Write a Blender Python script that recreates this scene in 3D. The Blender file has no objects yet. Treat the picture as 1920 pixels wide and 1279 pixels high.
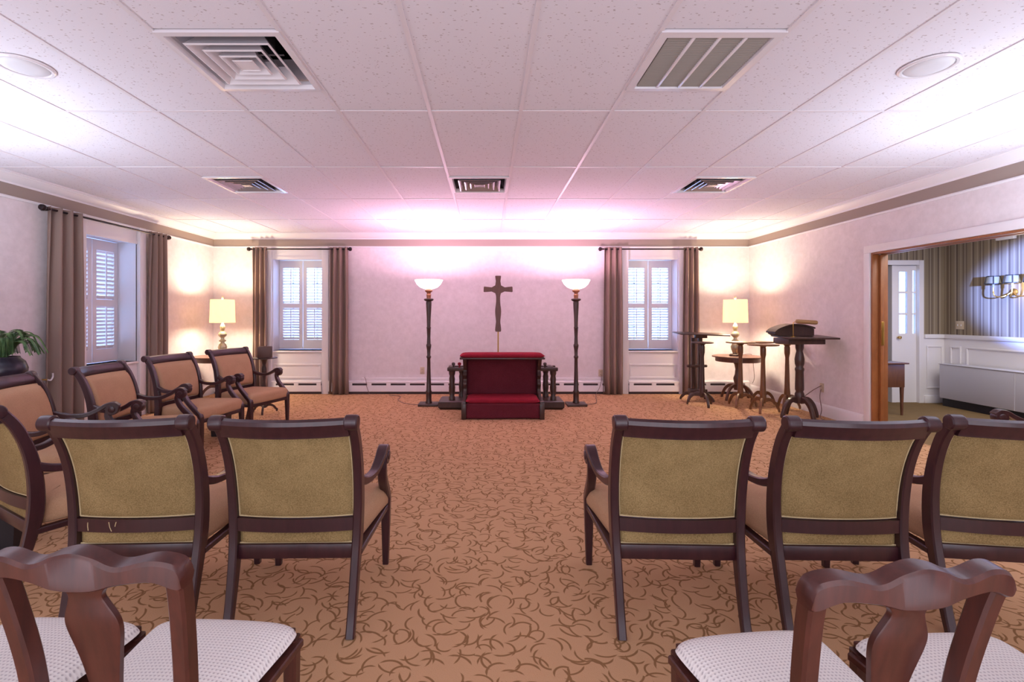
import bpy, math, random
from mathutils import Vector, Matrix
random.seed(7)
PI = math.pi
C = bpy.context.scene.collection
SC = bpy.context.scene

# ------------------------------------------------------------------ camera, world, lights, exposure
H = 1.328                      # camera height; world: X right, Y into the room, Z up
cam = bpy.data.cameras.new('camera'); camo = bpy.data.objects.new('camera', cam); C.objects.link(camo)
camo.location = (0, 0, H); camo.rotation_euler = (PI / 2, 0, 0)
cam.sensor_width = 36; cam.lens = 899 / 1920 * 36
cam.shift_x = 46 / 1920; cam.shift_y = -50 / 1920
cam.clip_start = 0.05
SC.camera = camo

w = bpy.data.worlds.new('world'); SC.world = w; w.use_nodes = True
wb = w.node_tree.nodes['Background']
wb.inputs[0].default_value = (0.32, 0.52, 1.0, 1); wb.inputs[1].default_value = 6.5

SC.view_settings.view_transform = 'Standard'; SC.view_settings.look = 'None'
SC.view_settings.exposure = 0.6; SC.view_settings.gamma = 1.0
SC.view_settings.use_curve_mapping = False
SC.cycles.max_bounces = 8; SC.cycles.diffuse_bounces = 5
SC.cycles.use_denoising = True
SC.cycles.sample_clamp_indirect = 6.0

def light(name, kind, loc, energy, color, size=0.1, rot=(0, 0, 0), size_y=None, spread=None, cone=None, blend=None):
    l = bpy.data.lights.new(name, kind); l.energy = energy; l.color = color
    if kind == 'AREA':
        l.size = size
        if size_y: l.shape = 'RECTANGLE'; l.size_y = size_y
        if spread: l.spread = spread
    else:
        l.shadow_soft_size = size
    if cone: l.spot_size = cone
    if blend is not None: l.spot_blend = blend
    o = bpy.data.objects.new(name, l); C.objects.link(o); o.location = loc; o.rotation_euler = rot
    return o
def aim(o, t):
    o.rotation_euler = (Vector(t) - o.location).to_track_quat('-Z', 'Y').to_euler()

# unseen fill lights added behind the camera to even out the brightness
light('rear_top_fill', 'AREA', (0, -1.6, 2.62), 44, (0.93, 0.94, 1.0), 7.0, (0, 0, 0), 2.6)
o = light('rear_forward_fill', 'AREA', (-0.1, -3.3, 1.5), 46, (0.90, 0.92, 1.0), 7.0, (0, 0, 0), 2.0); aim(o, (0, 6, 1.0))  # added fill aimed into the room, not an actual window
o = light('rear_ceiling_fill', 'AREA', (0, -1.2, 1.0), 80, (0.74, 0.82, 1.0), 6.0, (PI, 0, 0), 3.0); aim(o, (0, .6, 2.7))  # added fill that lifts the ceiling, no lamp stands here
# uplights standing left and right of the photographer, outside the frame
for n, x in (('uplight_left', -3.75), ('uplight_right', 3.75)):
    light(n, 'AREA', (x, 2.75, 1.45), 38, (0.74, 0.84, 1.0), 0.9, (PI, 0, 0), 0.9)
# hall beyond the wide opening
light('hall_light', 'AREA', (5.75, 4.2, 2.6), 52, (1.0, 0.95, 0.9), 1.6, (0, 0, 0), 3.0)
o = light('hall_window_light', 'SPOT', (4.95, 3.0, 1.75), 4600, (0.20, 0.33, 1.0), 0.06, cone=0.50, blend=0.25); aim(o, (6.86, 5.27, 1.62))

# ------------------------------------------------------------------ materials
def lin(c):
    c /= 255.0
    return c / 12.92 if c <= 0.04045 else ((c + 0.055) / 1.055) ** 2.4
def rgb(r, g, b): return (lin(r), lin(g), lin(b), 1)
class NT:
    def __init__(s, m): s.t = m.node_tree; s.n = s.t.nodes; s.l = s.t.links
    def new(s, typ, **kw):
        n = s.n.new(typ)
        for k, v in kw.items(): setattr(n, k, v)
        return n
    def link(s, a, b): s.l.new(a, b)
    def math(s, op, a, b=None, clamp=False):
        n = s.new('ShaderNodeMath', operation=op); n.use_clamp = clamp
        for i, v in enumerate((a, b)):
            if v is None: continue
            if isinstance(v, (int, float)): n.inputs[i].default_value = v
            else: s.link(v, n.inputs[i])
        return n.outputs[0]
    def mix(s, fac, a, b, mode='MIX'):
        n = s.new('ShaderNodeMix', data_type='RGBA', blend_type=mode)
        for i, v in ((0, fac), (6, a), (7, b)):
            if isinstance(v, (int, float)): n.inputs[i].default_value = v
            elif isinstance(v, tuple): n.inputs[i].default_value = v
            else: s.link(v, n.inputs[i])
        return n.outputs[2]
    def coord(s, which='Object', scale=(1, 1, 1)):
        c = s.new('ShaderNodeTexCoord'); m = s.new('ShaderNodeMapping'); m.inputs['Scale'].default_value = scale
        s.link(c.outputs[which], m.inputs['Vector']); return m.outputs[0]
    def noise(s, vec, scale, detail=3, rough=0.5):
        n = s.new('ShaderNodeTexNoise'); n.inputs['Scale'].default_value = scale
        n.inputs['Detail'].default_value = detail; n.inputs['Roughness'].default_value = rough
        s.link(vec, n.inputs['Vector']); return n.outputs['Fac']
    def bump(s, h, strength, dist=0.01):
        b = s.new('ShaderNodeBump'); b.inputs['Strength'].default_value = strength; b.inputs['Distance'].default_value = dist
        s.link(h, b.inputs['Height']); s.link(b.outputs[0], s.bsdf.inputs['Normal'])
    def ramp(s, fac, stops, interp='LINEAR'):
        r = s.new('ShaderNodeValToRGB'); r.color_ramp.interpolation = interp
        e = r.color_ramp.elements
        while len(e) < len(stops): e.new(0.5)
        for q, (p, c) in zip(e, stops): q.position = p; q.color = c
        s.link(fac, r.inputs[0]); return r.outputs[0]
MATS = {}
def mat(name, col, rough=0.5, metal=0.0, coat=0.0, spec=None):
    m = bpy.data.materials.new(name); m.use_nodes = True
    t = NT(m); b = m.node_tree.nodes['Principled BSDF']; t.bsdf = b
    b.inputs['Base Color'].default_value = col; b.inputs['Roughness'].default_value = rough
    b.inputs['Metallic'].default_value = metal; b.inputs['Coat Weight'].default_value = coat
    if coat: b.inputs['Coat Roughness'].default_value = 0.15
    if spec is not None: b.inputs['Specular IOR Level'].default_value = spec
    MATS[name] = m; return m, t, b
def basecol(t, out): t.link(out, t.bsdf.inputs['Base Color'])

def wood(name, c1, c2, rough=0.35, coat=0.3, scale=(18, 18, 3)):
    m, t, b = mat(name, c1, rough, coat=coat)
    v = t.coord('Object', scale)
    n = t.noise(v, 2.5, 5, 0.6)
    basecol(t, t.ramp(n, ((0.3, c1), (0.7, c2))))
    t.bump(n, 0.06, 0.003); return m
wood('mahogany', rgb(44, 19, 26), rgb(58, 27, 32), 0.34, 0.2)
wood('cherry', rgb(54, 23, 20), rgb(76, 35, 28), 0.34, 0.10)
wood('dark_wood', rgb(54, 32, 28), rgb(70, 44, 36), 0.4, 0.2)
wood('walnut', rgb(84, 48, 34), rgb(108, 66, 44), 0.4, 0.2)
wood('oak', rgb(140, 84, 46), rgb(164, 102, 58), 0.45, 0.1, (3, 30, 2))
wood('pedestal_wood', rgb(98, 60, 32), rgb(124, 80, 44), 0.4, 0.2)
wood('cross_wood', rgb(78, 46, 34), rgb(98, 60, 44), 0.5, 0.1)

def fabric(name, c1, c2, scale=260, rough=0.95, bstr=0.25):
    m, t, b = mat(name, c1, rough, spec=0.1)
    v = t.coord('Object'); n = t.noise(v, scale, 2, 0.7); n2 = t.noise(v, 9, 3)
    k = t.math('ADD', t.math('MULTIPLY', n, 0.8), t.math('MULTIPLY', n2, 0.3))
    basecol(t, t.ramp(k, ((0.38, c1), (0.72, c2)))); t.bump(n, bstr, 0.002); return m
fabric('olive_weave', rgb(114, 94, 60), rgb(160, 136, 94), 240)
fabric('tan_fabric', rgb(172, 134, 104), rgb(188, 150, 118), 200)
fabric('piping', rgb(178, 158, 120), rgb(194, 174, 134))
fabric('red_velvet', rgb(126, 28, 42), rgb(148, 38, 54), 120)
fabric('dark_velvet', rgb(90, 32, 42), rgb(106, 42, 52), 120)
m, t, b = mat('curtain_cloth', rgb(144, 122, 112), 0.85, spec=0.15)
v = t.coord('Object', (400, 400, 60)); t.bump(t.noise(v, 1.0, 2), 0.15, 0.002)

m, t, b = mat('ivory_weave', rgb(214, 208, 204), 0.9, spec=0.1)        # small diamond repeat of the dining seats
v = t.coord('Object', (1, 1, 1)); s = t.new('ShaderNodeSeparateXYZ'); t.link(v, s.inputs[0])
a = t.math('ADD', s.outputs[0], s.outputs[1]); c = t.math('SUBTRACT', s.outputs[0], s.outputs[1])
d = t.math('MULTIPLY', t.math('SINE', t.math('MULTIPLY', a, 310.0)), t.math('SINE', t.math('MULTIPLY', c, 310.0)))
basecol(t, t.ramp(d, ((0.30, rgb(222, 216, 212)), (0.75, rgb(182, 174, 174)))))
t.bump(d, 0.25, 0.002)

# wallpaper of the chapel, trims, ceiling
m, t, b = mat('wallpaper', rgb(222, 206, 202), 0.8, spec=0.2)
v = t.coord('Object'); n = t.noise(v, 14, 4, 0.6); n2 = t.noise(v, 70, 3, 0.6)
basecol(t, t.ramp(n, ((0.3, rgb(215, 205, 206)), (0.7, rgb(227, 217, 219))))); t.bump(n2, 0.12, 0.004)
mat('white_paint', rgb(228, 224, 226), 0.35)
mat('heater_white', rgb(226, 220, 222), 0.4)
mat('taupe_paint', rgb(152, 136, 126), 0.6)
mat('tee_white', rgb(222, 214, 218), 0.5)
m, t, b = mat('ceiling_tile', rgb(226, 218, 220), 0.9, spec=0.1)
v = t.coord('Object', (1.0, 1.7, 1.0)); vo = t.new('ShaderNodeTexVoronoi'); vo.inputs['Scale'].default_value = 40; t.link(v, vo.inputs['Vector'])
n = t.noise(t.coord('Object', (1, 1.4, 1)), 30, 2)
pit = t.math('LESS_THAN', vo.outputs['Distance'], t.math('MULTIPLY', t.math('SUBTRACT', n, 0.34, True), 0.95))
basecol(t, t.mix(pit, rgb(225, 220, 227), rgb(190, 179, 182)))
t.bump(t.noise(t.coord('Object'), 90, 3), 0.15, 0.003)
mat('plenum', rgb(40, 38, 40), 0.9)

def carpet(name, base, base2, stroke, S=7.8):
    m, t, b = mat(name, base, 0.97, spec=0.05)
    v0 = t.coord('Object')
    mask = None
    for (ox, oy, sc) in ((0, 0, 1.0), (3.37, 1.71, 1.17), (7.91, 5.13, 1.06), (11.3, 8.7, 1.22)):
        mp = t.new('ShaderNodeMapping'); mp.inputs['Location'].default_value = (ox, oy, 0)
        mp.inputs['Scale'].default_value = (S * sc, S * sc, 0); t.link(v0, mp.inputs[0])
        vo = t.new('ShaderNodeTexVoronoi', voronoi_dimensions='2D'); vo.inputs['Scale'].default_value = 1.0
        vo.inputs['Randomness'].default_value = 0.75; t.link(mp.outputs[0], vo.inputs['Vector'])
        sub = t.new('ShaderNodeVectorMath', operation='SUBTRACT'); t.link(mp.outputs[0], sub.inputs[0]); t.link(vo.outputs['Position'], sub.inputs[1])
        sp = t.new('ShaderNodeSeparateColor'); t.link(vo.outputs['Color'], sp.inputs[0])
        rot = t.new('ShaderNodeVectorRotate', rotation_type='Z_AXIS'); t.link(sub.outputs[0], rot.inputs['Vector'])
        t.link(t.math('MULTIPLY', sp.outputs[0], 2 * PI), rot.inputs['Angle'])
        rad = t.math('ADD', t.math('MULTIPLY', sp.outputs[1], 0.45), 0.30)
        cx = t.new('ShaderNodeCombineXYZ'); t.link(rad, cx.inputs[0])
        dd = t.new('ShaderNodeVectorMath', operation='DISTANCE'); t.link(rot.outputs[0], dd.inputs[0]); t.link(cx.outputs[0], dd.inputs[1])
        off = t.math('ABSOLUTE', t.math('SUBTRACT', dd.outputs['Value'], rad))
        ln = t.new('ShaderNodeVectorMath', operation='LENGTH'); t.link(sub.outputs[0], ln.inputs[0])
        wd = t.math('MULTIPLY', t.math('SUBTRACT', 1.0, t.math('MULTIPLY', ln.outputs['Value'], 2.05), True), 0.13)
        k = t.math('MULTIPLY', t.math('SUBTRACT', t.math('MINIMUM', wd, 0.048), off), 45.0, True)
        mask = k if mask is None else t.math('MAXIMUM', mask, k)
    n = t.noise(v0, 220, 2, 0.7); n2 = t.noise(v0, 1.3, 3)
    bc = t.mix(t.math('ADD', t.math('MULTIPLY', n, 0.7), t.math('MULTIPLY', n2, 0.3)), base, base2)
    basecol(t, t.mix(t.math('MULTIPLY', mask, 0.8), bc, stroke)); t.bump(n, 0.5, 0.004)
carpet('carpet', rgb(182, 141, 106), rgb(200, 159, 122), rgb(118, 82, 48))
fabric('hall_carpet', rgb(112, 92, 64), rgb(132, 108, 76), 150)

def stripes(name, axis):
    m, t, b = mat(name, rgb(150, 135, 120), 0.8, spec=0.15)
    s = t.new('ShaderNodeSeparateXYZ'); t.link(t.coord('Object'), s.inputs[0])
    x = s.outputs[axis]
    f = t.math('FRACT', t.math('MULTIPLY', x, 1 / 0.235))
    K = 'CONSTANT'
    a_, b_, c_ = rgb(138, 124, 104), rgb(116, 102, 88), rgb(158, 144, 124)
    basecol(t, t.ramp(f, ((0.0, a_), (0.22, b_), (0.32, c_), (0.38, b_), (0.5, a_), (0.58, c_), (0.64, a_), (0.80, rgb(106, 92, 80)), (0.9, c_)), K))
stripes('stripe_x', 0); stripes('stripe_y', 1)

mat('black_metal', rgb(44, 32, 34), 0.35, 0.6)
mat('black_plastic', rgb(30, 28, 36), 0.5)
mat('brass', rgb(190, 150, 80), 0.3, 0.9)
mat('aged_brass', rgb(178, 120, 96), 0.35, 0.7)
mat('lamp_base', rgb(186, 176, 146), 0.25, 0.5)
mat('outlet_tan', rgb(196, 176, 150), 0.5)
mat('slot_dark', rgb(70, 58, 60), 0.8)
mat('grille_grey', rgb(150, 142, 134), 0.5)
mat('vent_white', rgb(226, 220, 224), 0.25, 0.0, 0.3)
mat('vent_metal', rgb(190, 186, 190), 0.25, 0.7)
mat('speaker_grey', rgb(208, 204, 208), 0.6)
mat('pot_black', rgb(40, 34, 48), 0.3)
m, t, b = mat('fern_green', rgb(66, 108, 52), 0.5)
basecol(t, t.ramp(t.noise(t.coord('Object'), 14, 2), ((0.35, rgb(44, 84, 44)), (0.7, rgb(112, 140, 84)))))
mat('convector', rgb(196, 194, 202), 0.4)
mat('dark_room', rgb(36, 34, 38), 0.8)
mat('sconce_black', rgb(40, 36, 36), 0.5)
mat('shade_tan', rgb(160, 126, 84), 0.4, 0.2)
mat('cord_grey', rgb(120, 96, 90), 0.6)
mat('box_brown', rgb(92, 62, 52), 0.5)
def emis(name, col, strength, base=(0.8, 0.8, 0.8, 1), trans=0.0):
    m, t, b = mat(name, base, 0.5)
    b.inputs['Emission Color'].default_value = col; b.inputs['Emission Strength'].default_value = strength
    if trans:
        tr = t.new('ShaderNodeBsdfTranslucent'); tr.inputs[0].default_value = base
        mx = t.new('ShaderNodeMixShader'); mx.inputs[0].default_value = trans
        out = m.node_tree.nodes['Material Output']
        t.link(b.outputs[0], mx.inputs[1]); t.link(tr.outputs[0], mx.inputs[2]); t.link(mx.outputs[0], out.inputs[0])
emis('bowl_glass', (1.0, 0.88, 0.9, 1), 2.2, (0.9, 0.86, 0.86, 1), 0.1)
emis('lamp_shade', (1.0, 0.80, 0.48, 1), 0.55, (0.92, 0.74, 0.44, 1), 0.22)
emis('sconce_shade', (1.0, 0.9, 0.6, 1), 0.06, (0.24, 0.23, 0.18, 1), 0.3)
m = bpy.data.materials.new('glass'); m.use_nodes = True; MATS['glass'] = m
t = NT(m); nt = m.node_tree.nodes; nt.remove(nt['Principled BSDF'])
tr = t.new('ShaderNodeBsdfTransparent'); gl = t.new('ShaderNodeBsdfGlossy'); gl.inputs['Roughness'].default_value = 0.05
mx = t.new('ShaderNodeMixShader'); mx.inputs[0].default_value = 0.06
t.link(tr.outputs[0], mx.inputs[1]); t.link(gl.outputs[0], mx.inputs[2]); t.link(mx.outputs[0], nt['Material Output'].inputs[0])

# ------------------------------------------------------------------ mesh builder
def cr(pts, n=6):
    """Catmull-Rom through tuples of any length."""
    P = [tuple(p) for p in pts]; out = []
    for i in range(len(P) - 1):
        p0 = P[max(i - 1, 0)]; p1 = P[i]; p2 = P[i + 1]; p3 = P[min(i + 2, len(P) - 1)]
        for j in range(n):
            u = j / n
            out.append(tuple(0.5 * (2 * b + (c - a) * u + (2 * a - 5 * b + 4 * c - d) * u * u + (3 * b - a - 3 * c + d) * u ** 3)
                             for a, b, c, d in zip(p0, p1, p2, p3)))
    out.append(P[-1]); return out
class MB:
    def __init__(s): s.v = []; s.f = []
    def add(s, vs, fs):
        k = len(s.v); s.v += [tuple(x) for x in vs]; s.f += [tuple(i + k for i in f) for f in fs]; return s
    def box(s, x0, x1, y0, y1, z0, z1, ch=0.0):
        if ch <= 0:
            vs = [(x, y, z) for z in (z0, z1) for y in (y0, y1) for x in (x0, x1)]
            return s.add(vs, [(0, 2, 3, 1), (4, 5, 7, 6), (0, 1, 5, 4), (2, 6, 7, 3), (0, 4, 6, 2), (1, 3, 7, 5)])
        import bmesh
        bm = bmesh.new(); bmesh.ops.create_cube(bm, size=1)
        for q in bm.verts:
            q.co = Vector((x0 + (x1 - x0) * (q.co.x + .5), y0 + (y1 - y0) * (q.co.y + .5), z0 + (z1 - z0) * (q.co.z + .5)))
        bmesh.ops.bevel(bm, geom=bm.edges[:], offset=min(ch, .45 * min(x1 - x0, y1 - y0, z1 - z0)), segments=2, affect='EDGES', profile=0.5)
        bm.verts.index_update()
        s.add([q.co[:] for q in bm.verts], [[q.index for q in fc.verts] for fc in bm.faces]); bm.free(); return s
    def loft(s, rings, cap=True, closed=True):
        n = len(rings[0]); vs = [p for r in rings for p in r]; fs = []
        for i in range(len(rings) - 1):
            for j in range(n if closed else n - 1):
                a = i * n + j; b_ = i * n + (j + 1) % n
                fs.append((a, b_, b_ + n, a + n))
        if cap: fs.append(tuple(range(n - 1, -1, -1))); fs.append(tuple((len(rings) - 1) * n + j for j in range(n)))
        return s.add(vs, fs)
    def lathe(s, prof, c=(0, 0, 0), n=24, axis='Z', cap=True):
        rings = []
        for r, z in prof:
            r = max(r, 1e-4)
            if axis == 'Z': rings.append([(c[0] + r * math.cos(2 * PI * k / n), c[1] + r * math.sin(2 * PI * k / n), c[2] + z) for k in range(n)])
            elif axis == 'X': rings.append([(c[0] + z, c[1] + r * math.cos(2 * PI * k / n), c[2] + r * math.sin(2 * PI * k / n)) for k in range(n)])
            else: rings.append([(c[0] + r * math.sin(2 * PI * k / n), c[1] + z, c[2] + r * math.cos(2 * PI * k / n)) for k in range(n)])
        return s.loft(rings, cap)
    def sweep(s, pts, side, ch=0.3):
        """pts: (x,y,z,w,h): chamfered rectangle, w along 'side', h across."""
        side = Vector(side).normalized(); rings = []; P = [Vector(p[:3]) for p in pts]
        for i, p in enumerate(pts):
            t_ = (P[min(i + 1, len(P) - 1)] - P[max(i - 1, 0)]).normalized()
            nn = side.cross(t_).normalized(); sd = t_.cross(nn).normalized()
            w_, h_ = p[3] / 2, p[4] / 2; c_ = ch * min(w_, h_)
            ring = [(w_, h_ - c_), (w_ - c_, h_), (-w_ + c_, h_), (-w_, h_ - c_), (-w_, -h_ + c_), (-w_ + c_, -h_), (w_ - c_, -h_), (w_, -h_ + c_)]
            rings.append([tuple(P[i] + sd * a + nn * b_) for a, b_ in ring])
        return s.loft(rings)
    def tube(s, pts, r, n=8):
        P = [Vector(p[:3]) for p in pts]; rings = []; up = Vector((0.13, 0.31, 0.94))
        for i in range(len(P)):
            t_ = (P[min(i + 1, len(P) - 1)] - P[max(i - 1, 0)]).normalized()
            a = up.cross(t_).normalized(); b_ = t_.cross(a)
            rr = r[i] if isinstance(r, list) else r
            rings.append([tuple(P[i] + a * rr * math.cos(2 * PI * k / n) + b_ * rr * math.sin(2 * PI * k / n)) for k in range(n)])
        return s.loft(rings)
    def pad(s, fn, nu=14, nv=12):
        """closed cushion: fn(u,v,side) -> point, u,v in [-1,1]; both sides meet on the rim."""
        us = [math.sin(PI / 2 * (-1 + 2 * i / nu)) for i in range(nu + 1)]; vs_ = [math.sin(PI / 2 * (-1 + 2 * i / nv)) for i in range(nv + 1)]
        us = [0.5 * a + 0.5 * (-1 + 2 * i / nu) for i, a in enumerate(us)]; vs_ = [0.5 * a + 0.5 * (-1 + 2 * i / nv) for i, a in enumerate(vs_)]
        idx = {}; V = []; F = []
        for sd in (0, 1):
            for j, v_ in enumerate(vs_):
                for i, u in enumerate(us):
                    rim = i in (0, nu) or j in (0, nv)
                    if rim and sd == 1: idx[(1, i, j)] = idx[(0, i, j)]; continue
                    idx[(sd, i, j)] = len(V); V.append(fn(u, v_, sd))
            for j in range(nv):
                for i in range(nu):
                    q = (idx[(sd, i, j)], idx[(sd, i + 1, j)], idx[(sd, i + 1, j + 1)], idx[(sd, i, j + 1)])
                    F.append(q if sd else q[::-1])
        return s.add(V, F)
    def prism(s, poly, y0, y1, fy=None):
        """poly of (x,z) points, extruded in y."""
        n = len(poly); fy = fy or (lambda x, z: 0.0)
        vs = [(x, y0 + fy(x, z), z) for x, z in poly] + [(x, y1 + fy(x, z), z) for x, z in poly]
        fs = [tuple(range(n)), tuple(range(2 * n - 1, n - 1, -1))] + [(i, i + n, (i + 1) % n + n, (i + 1) % n) for i in range(n)]
        return s.add(vs, fs)
    def xform(s, M):
        s.v = [tuple(M @ Vector(p)) for p in s.v]; return s
    def build(s, name, m, parent=None, ang=35, smooth=True):
        me = bpy.data.meshes.new(name); me.from_pydata(s.v, [], s.f); me.validate()
        import bmesh
        bm = bmesh.new(); bm.from_mesh(me); bmesh.ops.recalc_face_normals(bm, faces=bm.faces[:]); bm.to_mesh(me); bm.free()
        me.materials.append(MATS[m])
        if smooth:
            me.polygons.foreach_set('use_smooth', [True] * len(me.polygons))
            me.set_sharp_from_angle(angle=math.radians(ang))
        o = bpy.data.objects.new(name, me); C.objects.link(o)
        if parent: o.parent = parent
        return o
def tag(o, label=None, cat=None, group=None, kind=None):
    if label: o['label'] = label
    if cat: o['category'] = cat
    if group: o['group'] = group
    if kind: o['kind'] = kind
    return o
def thing(name, label, cat, loc=(0, 0, 0), rz=0.0, group=None):
    o = bpy.data.objects.new(name, None); C.objects.link(o); o.location = loc; o.rotation_euler = (0, 0, rz)
    o.empty_display_size = 0.1
    return tag(o, label, cat, group)
def struct(o): o['kind'] = 'structure'; return o
def copy_tree(o, parent=None):
    c = o.copy(); C.objects.link(c); c.parent = parent
    for ch in list(o.children): copy_tree(ch, c)
    return c
def inst(src, name, parent, loc=(0, 0, 0), rot=None):
    o = bpy.data.objects.new(name, src.data); C.objects.link(o); o.parent = parent; o.location = loc
    if rot: o.rotation_euler = rot
    return o

# ------------------------------------------------------------------ room shell
XL, XR, YB, YF = -4.597, 4.39, 8.04, -3.6
ZC = H + 1.359            # ceiling plane 2.687
ZT = 2.98                 # roof slab above the plenum
ZB0, ZB1 = 2.466, 2.595   # taupe frieze
def add_boxes(name, m, boxes, parent=None, ch=0):
    q = MB()
    for bx in boxes: q.box(*bx, ch)
    return q.build(name, m, parent, smooth=ch > 0)
fl = struct(MB().box(XL - .4, XR + .09, YF, YB + .4, -.1, 0).build('floor', 'carpet', smooth=False))
tag(fl, 'tan carpet printed with brown curling vine strokes')
struct(MB().box(XR + .09, 7.3, -.2, 7.6, -.1, 0).build('floor_hall', 'hall_carpet', smooth=False))
# windows: inner openings
WZ0, WZ1 = 0.72, 2.275
W1 = (-3.605, -2.764); W2 = (2.352, 3.193); W3 = (5.45, 6.27)
struct(add_boxes('wall_back', 'wallpaper', [
    (XL - .4, W1[0], YB, YB + .4, 0, ZT), (W1[1], W2[0], YB, YB + .4, 0, ZT), (W2[1], XR + .18, YB, YB + .4, 0, ZT),
    (W1[0], W1[1], YB, YB + .4, 0, WZ0), (W1[0], W1[1], YB, YB + .4, WZ1, ZT),
    (W2[0], W2[1], YB, YB + .4, 0, WZ0), (W2[0], W2[1], YB, YB + .4, WZ1, ZT)]))
struct(add_boxes('wall_left', 'wallpaper', [
    (XL - .4, XL, YF, W3[0], 0, ZT), (XL - .4, XL, W3[1], YB, 0, ZT),
    (XL - .4, XL, W3[0], W3[1], 0, WZ0), (XL - .4, XL, W3[0], W3[1], WZ1, ZT)]))
OP0, OP1, OPZ = 2.0, 5.49, 2.03
struct(add_boxes('wall_right', 'wallpaper', [
    (XR, XR + .18, YF, OP0, 0, ZT), (XR, XR + .18, OP1, YB, 0, ZT), (XR, XR + .18, OP0, OP1, OPZ, ZT)]))
struct(MB().box(XL - .4, 7.3, YF - .2, YF, 0, ZT).build('wall_front', 'wallpaper', smooth=False))
struct(MB().box(XL - .4, 7.3, YF - .2, YB + .4, ZT, ZT + .1).build('ceiling_deck', 'plenum', smooth=False))

# crown and frieze along the three visible walls
crown = [(0, ZB1 - .012), (.018, ZB1 - .012), (.022, ZB1 + .006), (.045, ZB1 + .02), (.075, ZB1 + .055), (.088, ZB1 + .062), (.092, ZC - .022), (.104, ZC - .018), (.104, ZC), (0, ZC)]
def run(prof, a, b_, n):
    """profile (out, z) swept straight from a to b; n = direction out of the wall; mitred at both ends."""
    a = Vector(a); b_ = Vector(b_); n = Vector(n); t_ = (b_ - a).normalized(); R = []
    for e, sg in ((a, 1), (b_, -1)):
        R.append([tuple(e + n * o_ + t_ * (sg * o_) + Vector((0, 0, z))) for o_, z in prof])
    return MB().loft(R)
frz = [(0, ZB0), (.012, ZB0), (.012, ZB1), (0, ZB1)]
bead = [(0, ZB0 - .022), (.02, ZB0 - .022), (.026, ZB0 - .01), (.02, ZB0 + .002), (0, ZB0 + .002)]
for sd, a, b_, n in (('back', (XL, YB, 0), (XR, YB, 0), (0, -1, 0)), ('left', (XL, YF, 0), (XL, YB, 0), (1, 0, 0)), ('right', (XR, YF, 0), (XR, YB, 0), (-1, 0, 0))):
    struct(run(crown, a, b_, n).build('trim_crown_' + sd, 'white_paint'))
    struct(run(frz, a, b_, n).build('trim_frieze_' + sd, 'taupe_paint', smooth=False))
    struct(run(bead, a, b_, n).build('trim_bead_' + sd, 'white_paint'))
bb = [(0, 0), (.018, 0), (.018, .125), (.012, .145), (.006, .157), (0, .157)]
struct(run(bb, (XR, OP1 + .09, 0), (XR, YB, 0), (-1, 0, 0)).build('baseboard_right', 'white_paint'))
struct(run(bb, (XL, YF, 0), (XL, W3[0] - .12, 0), (1, 0, 0)).build('baseboard_left', 'white_paint'))
struct(run(bb, (XL, W3[1] + .12, 0), (XL, YB, 0), (1, 0, 0)).build('baseboard_left', 'white_paint'))

# ------------------------------------------------------------------ ceiling: tiles, tees
TX0, TW, TY0, TL = 0.2225, 0.6096, 4.425, 1.2192
ceil_o = struct(MB().box(XL, XR, YF, -0.46, ZC + .004, ZC + .02).build('ceiling', 'ceiling_tile', smooth=False))
tag(ceil_o, 'white pitted lay-in tiles in a suspended grid')
cols = []
k = -9
while TX0 + k * TW < XR:
    a, b_ = max(TX0 + k * TW, XL), min(TX0 + (k + 1) * TW, XR)
    if b_ > a + .02: cols.append((a, b_))
    k += 1
rows = [(TY0 + j * TL, min(TY0 + (j + 1) * TL, YB)) for j in range(-4, 3)]
VENTS = {}   # (col index, row index) -> kind
def colof(x): return [i for i, (a, b_) in enumerate(cols) if a <= x < b_][0]
def rowof(y): return [i for i, (a, b_) in enumerate(rows) if a <= y < b_][0]
for kind, x, y in (('big', -1.3, 2.6), ('grille', 1.14, 2.6), ('small', -2.52, 5.0), ('small', -.08, 5.0), ('small', 2.36, 5.0)):
    VENTS[(colof(x), rowof(y))] = kind
def tile(x0, x1, y0, y1):
    g = .004; w_, l_ = x1 - x0 - 2 * g, y1 - y0 - 2 * g
    key = (round(w_, 3), round(l_, 3))
    if key not in tile.c:
        q = MB(); e = .008; z0, z1, z2 = 0, .006, .02
        r0 = [(e, e, z0), (w_ - e, e, z0), (w_ - e, l_ - e, z0), (e, l_ - e, z0)]
        r1 = [(0, 0, z1), (w_, 0, z1), (w_, l_, z1), (0, l_, z1)]; r2 = [(x, y, z2) for x, y, z in r1]
        q.loft([r0, r1, r2]); ob = q.build('ceiling_tile', 'ceiling_tile', ceil_o, smooth=False)
        tile.c[key] = ob
    else: ob = inst(tile.c[key], 'ceiling_tile', ceil_o)
    ob.location = (x0 + g, y0 + g, ZC + random.uniform(0, .0025))
tile.c = {}
for ci, (a, b_) in enumerate(cols):
    for ri, (c_, d_) in enumerate(rows):
        if (ci, ri) in VENTS:
            tile(a, b_, c_, c_ + .3048); tile(a, b_, d_ - .3048, d_)
        else: tile(a, b_, c_, d_)
for i, (a, b_) in enumerate(cols[1:]):
    MB().box(a - .012, a + .012, rows[0][0], YB, ZC - .004, ZC + .0035).build('tee_bar', 'tee_white', ceil_o, smooth=False)
for (c_, d_) in rows:
    MB().box(XL, XR, c_ - .009, c_ + .009, ZC - .0035, ZC + .0035).build('tee_bar', 'tee_white', ceil_o, smooth=False)

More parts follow.
